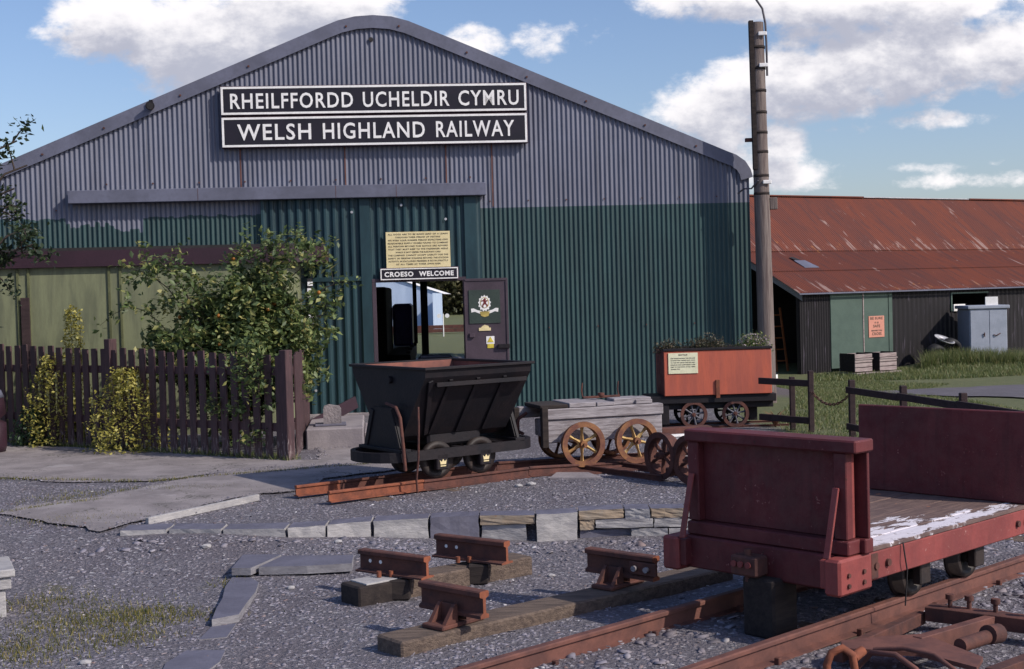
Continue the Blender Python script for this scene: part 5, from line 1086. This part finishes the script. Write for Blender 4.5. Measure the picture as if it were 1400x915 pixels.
# ---------------------------------------------------------------- vegetation
def shrub(name, label, base, arcs, nleaf, size, m, seed, hips=0, spread=.16, cat='shrub', r=.012, tilt=1.2, fill=None, fill2=None):
    random.seed(seed); t_ = thing(name, label, cat, base); s = MB(); P_ = []
    for (dx_, dy_, h) in arcs:
        pts = []; k = 7; jx, jy = random.uniform(-.1,.1), random.uniform(-.1,.1)
        for i in range(k+1):
            t = i/k; pts.append(Vector((dx_*t**1.25+jx*math.sin(t*3), dy_*t**1.2+jy*math.sin(t*4), h*(t*1.5-.5*t*t*t))))
        s.tube(pts, r, 5, r*.3)
        for i in range(14):
            t = random.uniform(.25,1); f = t*k; j = min(int(f), k-1); p = pts[j].lerp(pts[j+1], f-j); q = p+Vector((random.gauss(0,spread*.9), random.gauss(0,spread*.8), random.gauss(0,spread*.8)))
            s.tube([p, p.lerp(q,.5)+Vector((0,0,.02)), q], r*.35, 4, r*.15); P_.append(q); P_.append(p.lerp(q,.6))
    s.build('branches', 'bark', t_)
    P_ = np.array([tuple(p) for p in P_]); idx = rng.integers(0, len(P_), nleaf)
    pp = P_[idx]+rng.normal(0, spread*.30, (nleaf,3))
    if fill is not None: q = rng.normal(0,1,(fill[0],3)); q /= np.linalg.norm(q,axis=1)[:,None]; q *= rng.uniform(.1,1,(fill[0],1))**.5*(1+.2*np.sin(q[:,:1]*7+q[:,1:2]*5)+.15*np.sin(q[:,2:]*9)); pp = np.concatenate([pp, np.array(fill[1])+q*np.array(fill[2])])
    if fill2 is not None: q = rng.normal(0,1,(fill2[0],3)); q /= np.linalg.norm(q,axis=1)[:,None]; q *= rng.uniform(.1,1,(fill2[0],1))**.5*(1+.25*np.sin(q[:,:1]*7+q[:,2:]*6)); pp = np.concatenate([pp, np.array(fill2[1])+q*np.array(fill2[2])])
    nleaf = len(pp); leaves('foliage', pp, size, m, t_, tilt)
    if hips:
        hc = P_[rng.integers(0, len(P_), hips)]
        for p in hc:
            c = Vector(p)+Vector((random.gauss(0,.02),-.08+random.gauss(0,.02),random.gauss(0,.02)))
            MB().lathe([(-.024,.001),(-.012,.02),(.008,.022),(.024,.001)], tuple(c), (0,0,1), 8).build('rose_hip', 'hip', t_)
    return t_
arcs = []
random.seed(3)
for i in range(62):
    a = random.uniform(0, 2*math.pi); rr_ = random.uniform(.15,1.0)
    arcs.append((math.cos(a)*rr_*.80+.22, math.sin(a)*rr_*.5-.05, random.uniform(.85,1.9)*(1.05-.25*rr_)))
arcs += [(-1.05,-.1,1.95),(-1.1,0,1.55),(-.9,-.2,2.1),(1.15,-.1,2.05),(1.0,-.1,2.15),(1.25,.0,1.75),(.2,0,2.15),(.9,-.3,2.3),(.5,-.2,2.15),(1.1,-.2,1.4),(-.95,.1,1.25),(-.6,-.1,1.9)]
shrub('rose_bush', 'large sprawling rose bush with orange hips behind the picket fence corner', (-3.08, 14.35, 0), arcs, 27000, .080, 'leaf', 5, 60, .17, 'bush', fill=(10000, (.36,-.10,1.08), (.66,.42,.66)), fill2=(3500, (-.45,-.05,.95), (.5,.35,.36)))
def hang(loc, n, label, sp=(.09,.05,.12)):
    t_ = thing('rose_spray', label, 'spray', loc, 0, 'rose sprays hanging over the fence')
    p = rng.normal(0,1,(n,3))*np.array(sp); leaves('foliage', p, .065, 'leaf', t_); MB().tube([(0,.1,.1),(0,.02,.12),(0,0,0),(.01,0,-.12)],.004,4).build('stem', 'bark', t_)
hang((-2.60,12.98,.95), 420, 'leafy rose spray drooping over the top of the right fence end', (.13,.07,.14)); hang((-2.50,12.90,.72), 130, 'small rose spray low on the right fence end'); hang((-3.02,13.28,.52), 70, 'single leaf cluster poking through the middle pickets', (.06,.03,.05)); hang((-2.75,13.06,.50), 70, 'leaf cluster poking through beside the right fence end', (.07,.03,.05)); hang((-2.58,12.94,.24), 60, 'lowest leaf cluster poking through the right pickets', (.06,.03,.05))
def conebush(name, label, base, w_, h, n, m, seed, size=.045):
    t_ = thing(name, label, 'shrub', base); rs = np.random.default_rng(seed); z = rs.uniform(0,1,n)**1.1
    a = rs.uniform(0,2*np.pi,n); rad = w_*(.22+.78*np.sqrt(1-z))*rs.uniform(.3,1,n)**.5*(1+.25*np.sin(3*a+z*7)+.2*np.sin(5*a-z*13))
    P_ = np.stack([np.cos(a)*rad, np.sin(a)*rad*.7, z*h+rs.normal(0,.02,n)],1); leaves('foliage', P_, size, m, t_)
    s = MB()
    for i in range(12): b_ = random.uniform(0,6.28); q = random.uniform(.3,.8); s.tube([(0,0,0),(math.cos(b_)*w_*q*.6,math.sin(b_)*w_*q*.4,h*.4),(math.cos(b_)*w_*q,math.sin(b_)*w_*q*.5,h*random.uniform(.6,1))],.006,4,.002)
    s.build('stem', 'bark', t_); return t_
conebush('golden_shrub', 'golden shrub pushing through the pickets near the left edge', (-5.16,14.80,0), .36, 1.02, 2600, 'leaf_gold', 1)
conebush('golden_shrub', 'lower golden shrub spilling through the fence onto the path', (-4.10,13.95,0), .42, .88, 3000, 'leaf_gold', 2)
conebush('golden_shrub', 'tall thin golden shrub rising above the fence before the green panel', (-5.0,15.0,0), .2, 1.55, 1800, 'leaf_gold', 3)
conebush('green_weeds', 'dark green weeds at the far left foot of the picket fence', (-5.45,14.80,0), .22, .42, 700, 'leaf_dark', 5, .05)
conebush('green_weeds', 'dark green plant between the two golden shrubs low on the fence', (-4.50,14.50,0), .22, .55, 420, 'leaf_dark', 6, .05)
# tree at left, trunk outside the frame
tt = shrub('broadleaf_tree', 'dark leafy tree reaching in from the left edge', (-6.1, 13.2, 0), [(.9,.0,3.0),(1.15,.1,3.25),(1.3,-.1,2.35),(1.1,.1,2.6),(1.25,0,2.1),(.7,.4,3.6),(.2,.5,4.),(-.8,.2,3.6),(-.6,-.5,3.2),(.9,-.2,1.9),(1.35,.0,2.2),(1.25,.1,3.0),(1.2,.0,2.75)], 8000, .07, 'leaf_tree', 9, 0, .17, 'tree', .03)
MB().cyl((0,0,0),(.02,0,1.5),.10,.07,12).build('trunk', 'bark', tt)
# person-height purple bundle at the left edge -> covered churn
mc = thing('covered_churn', 'dark purple covered churn with a white band at the left edge', 'churn', (-5.71,14.25,0)); MB().lathe([(0,.001),(0,.17),(.08,.19),(.32,.19),(.36,.12),(.42,.19),(.62,.17),(.74,.08),(.76,.001)], (0,0,0), (0,0,1), 24).build('body', 'body_maroon', mc); MB().lathe([(.60,.172),(.68,.14),(.68,.146),(.60,.178)], (0,0,0), (0,0,1), 24).build('band', 'trim_grey', mc)

# grass (blades)
def blades(name, label, P_, h, m, w_=.012):
    n = len(P_); a = rng.uniform(0,2*np.pi,n); hh = h*rng.uniform(.4,1.2,n); lean = rng.normal(0,.35,(n,2))*hh[:,None]
    c, s = np.cos(a)*w_/2, np.sin(a)*w_/2
    v0 = P_+np.stack([c,s,np.zeros(n)],1); v1 = P_-np.stack([c,s,np.zeros(n)],1); v2 = P_+np.stack([lean[:,0],lean[:,1],hh],1)
    V = np.stack([v0,v1,v2],1).reshape(-1,3); o = raw(name, V, np.arange(3*n).reshape(n,3), m); stuff(o); return tag(o, label, 'grass')
def clump(P_, f=.55):
    k = .5+.5*np.sin(P_[:,0]*3.1+1.7*np.sin(P_[:,1]*2.3))*np.sin(P_[:,1]*2.7+1.3*np.sin(P_[:,0]*4.1)); return P_[rng.uniform(0,1,len(P_)) < f*.35+k*(1.1)]
def sc_poly(poly, n):
    x = np.array([p[0] for p in poly]); y = np.array([p[1] for p in poly]); out = []
    tot = 0
    while tot < n:
        q = rng.uniform((x.min(),y.min()),(x.max(),y.max()),(n,2)); ins_ = np.zeros(n,bool); j = len(poly)-1
        for i in range(len(poly)):
            c = ((y[i] > q[:,1]) != (y[j] > q[:,1])) & (q[:,0] < (x[j]-x[i])*(q[:,1]-y[i])/(y[j]-y[i]+1e-12)+x[i]); ins_ ^= c; j = i
        out.append(q[ins_]); tot += ins_.sum()
    q = np.concatenate(out)[:n]; return np.column_stack([q, gz(q[:,0],q[:,1])-.005])
blades('lawn_grass', 'short grass between the planter wagon and the road', clump(sc_poly([(2.9,14.2),(3.6,12.6),(4.6,11),(6,14),(6.3,22),(8.5,25.5),(7,27.5),(5.,27),(4.6,22),(3.9,18.3),(3.1,15.5)], 60000)), .045, 'grass')
pv = sc_poly([(6.2,27.2),(9,27.0),(14,28.2),(18,30.5),(18,35),(12.5,32.8),(10.2,31.4),(8.3,29.9),(6.6,29.2)], 40000); pv = clump(pv, .9); blades('verge_grass', 'rough grass verge in front of the black shed', pv, .10, 'grass', .02)
blades('tall_weeds', 'tall weeds round the foot of the locker and tyres', sc_poly([(9.3,29.9),(10.6,30.3),(12.2,30.5),(12.4,31.0),(10.7,31.1),(9.6,30.7)], 4200), .34, 'grass', .018)
blades('fence_foot_grass', 'thin grass and weeds along the foot of the picket fence', np.concatenate([sc_poly([(-5.9,15.25),(-5.7,15.05),(-2.2,12.7),(-2.1,12.9)], 2600)]), .07, 'grass')
mp = np.concatenate([np.column_stack([rng.normal(cx_, sx_, n_), rng.normal(cy_, sy_, n_)]) for cx_, cy_, sx_, sy_, n_ in ((-2.35,7.1,.22,.22,1500),(-2.55,6.5,.2,.15,900),(-2.0,7.2,.18,.12,800),(-2.05,6.75,.12,.1,400),(-2.75,7.6,.2,.15,500),(-3.2,9.6,.25,.12,700),(-2.9,11.0,.35,.1,700),(-1.75,7.95,.06,.06,120),(-3.6,10.6,.2,.2,400))])
blades('moss_grass', 'yellowish tufts of grass in the slate waste at left', np.column_stack([mp, gz(mp[:,0],mp[:,1])-.003]), .030, 'grass_tuft', .007)

# slate chippings
def chips(name, label, poly, n, smin, smax, m='chips', flatten=.35, tilt=.35, pts=None):
    P_ = sc_poly(poly, n) if pts is None else pts; k = 4
    sz = (smin*(smax/smin)**rng.uniform(0,1,n)**1.6)
    ang = (np.arange(k)/k*2*np.pi)[None,:]+rng.uniform(-.4,.4,(n,k)); rad = rng.uniform(.6,1.,(n,k)); asp = rng.uniform(.45,1,(n,1))
    bx_ = np.cos(ang)*rad; by_ = np.sin(ang)*rad*asp
    th_ = rng.uniform(.05,.14,(n,1))
    tp = np.stack([bx_,by_,np.broadcast_to(th_,(n,k))],-1); bt_ = np.stack([bx_*1.05,by_*1.05,np.broadcast_to(-th_,(n,k))],-1)
    L_ = np.concatenate([tp,bt_],1)*sz[:,None,None]*.5
    V = np.einsum('nij,nkj->nki', rots(n, tilt), L_)+P_[:,None,:]+np.array([0,0,1])*(sz*.12)[:,None,None]
    base = np.arange(n)[:,None]*2*k
    sides = np.concatenate([np.stack([base[:,0]+i, base[:,0]+k+i, base[:,0]+k+(i+1)%k, base[:,0]+(i+1)%k],1) for i in range(k)])
    me = bpy.data.meshes.new(name); tops = base+np.arange(k)[None,:]
    nv = n*2*k; me.vertices.add(nv); me.vertices.foreach_set('co', V.astype(np.float32).ravel())
    li = np.concatenate([tops.ravel(), sides.ravel()]).astype(np.int32); me.loops.add(len(li)); me.loops.foreach_set('vertex_index', li)
    ls = np.concatenate([np.arange(n)*k, n*k+np.arange(len(sides))*4]).astype(np.int32); me.polygons.add(len(ls)); me.polygons.foreach_set('loop_start', ls)
    me.update(calc_edges=True); me.materials.append(M[m]); o = bpy.data.objects.new(name, me); col.objects.link(o); stuff(o); return tag(o, label, 'gravel')
LOWP = [(-3.6,8.95),(-2.9,8.93),(-2.4,8.92),(-1.57,8.84),(-1.0,9.03),(.1,9.08),(1.0,9.14),(4.3,9.0),(3.6,4.6),(-.9,4.6),(-2.3,5.2)]
chips('slate_chippings', 'loose blue-grey slate chippings over the lower yard', LOWP, 100000, .009, .044)
chips('slate_chippings', 'slate chippings over the raised gravel terrace', [(-2.6,9.2),(-1.0,9.3),(4.2,9.3),(4.0,11.5),(2.8,14.3),(1.6,14.2),(-.2,12.6),(-.5,12.0),(-1.74,11.3),(-1.80,10.75),(-2.12,10.4),(-2.9,9.15)], 44000, .010, .045)
chips('slate_chippings', 'slate chippings on the left beyond the diagonal path', [(-3.9,9.1),(-2.95,9.05),(-3.5,9.6),(-4.0,10.2),(-3.1,11.4),(-4.2,11.5),(-4.9,12.1),(-6.2,12.6),(-5,9)], 20000, .010, .042)
chips('broken_slate', 'larger broken slate flakes beside the foreground track', [(-.6,5.4),(.6,5.2),(3.2,7.4),(4.2,9.0),(2.6,8.9),(1.2,7.4)], 900, .03, .10, tilt=.16)
chips('broken_slate', 'larger slate flakes by the edging wall foot', [(-2.9,8.6),(4.,8.7),(4.,9.0),(.1,9.05),(-1.0,8.98),(-1.6,8.8),(-2.9,8.9)], 350, .04, .10, tilt=.3)
ep = []
for q in PATHS:
    q = np.array(q); 
    for a_, b_ in zip(q, np.roll(q, -1, 0)):
        n_ = int(np.hypot(*(b_-a_))*170); t_ = rng.uniform(0,1,(n_,1)); ep.append(a_+(b_-a_)*t_+rng.normal(0,.045,(n_,2))*(1+rng.exponential(.6,(n_,1))))
ep = np.concatenate(ep); ep = ep[ep[:,1] < 13.9]; chips('path_grit', 'loose slate grit spilling over the edges of the tarmac paths', None, len(ep), .008, .03, pts=np.column_stack([ep, gz(ep[:,0], ep[:,1])+.016]))
for (p_, q_, n_) in (((-3.2,11.5),(-1.2,12.34),900),((-4.0,9.9),(-3.3,10.4),300),((-4.75,12.0),(-3.3,11.5),400)):
    t_ = rng.uniform(0,1,(n_,1))**1.; e_ = np.array(p_)+(np.array(q_)-np.array(p_))*t_+rng.normal(0,.025,(n_,2)); blades('seam_moss', 'moss and grass growing along the edge of the tarmac path', np.column_stack([e_, gz(e_[:,0],e_[:,1])+.006]), .03, 'grass_tuft', .008)
random.seed(11)
for i, (x, y, s_) in enumerate(((-1.35,7.75,.022),(-2.05,8.62,.03),(.02,10.55,.03),(.12,10.62,.034),(.2,8.0,.02),(-2.1,6.3,.026),(-1.2,8.75,.024))):
    bm = bmesh.new(); bmesh.ops.create_icosphere(bm, subdivisions=2, radius=s_)
    for v in bm.verts: v.co = Vector((v.co.x*1.2, v.co.y, v.co.z*.6))*random.uniform(.85,1.1)
    me = bpy.data.meshes.new('pebble'); bm.to_mesh(me); bm.free(); me.materials.append(M['slate_face']); o = bpy.data.objects.new('pebble', me); col.objects.link(o); o.location = (x, y, gzf(x,y)+s_*.35)
    tag(o, 'pale stone lying loose on the slate chippings', 'stone', 'pale stones on the gravel')
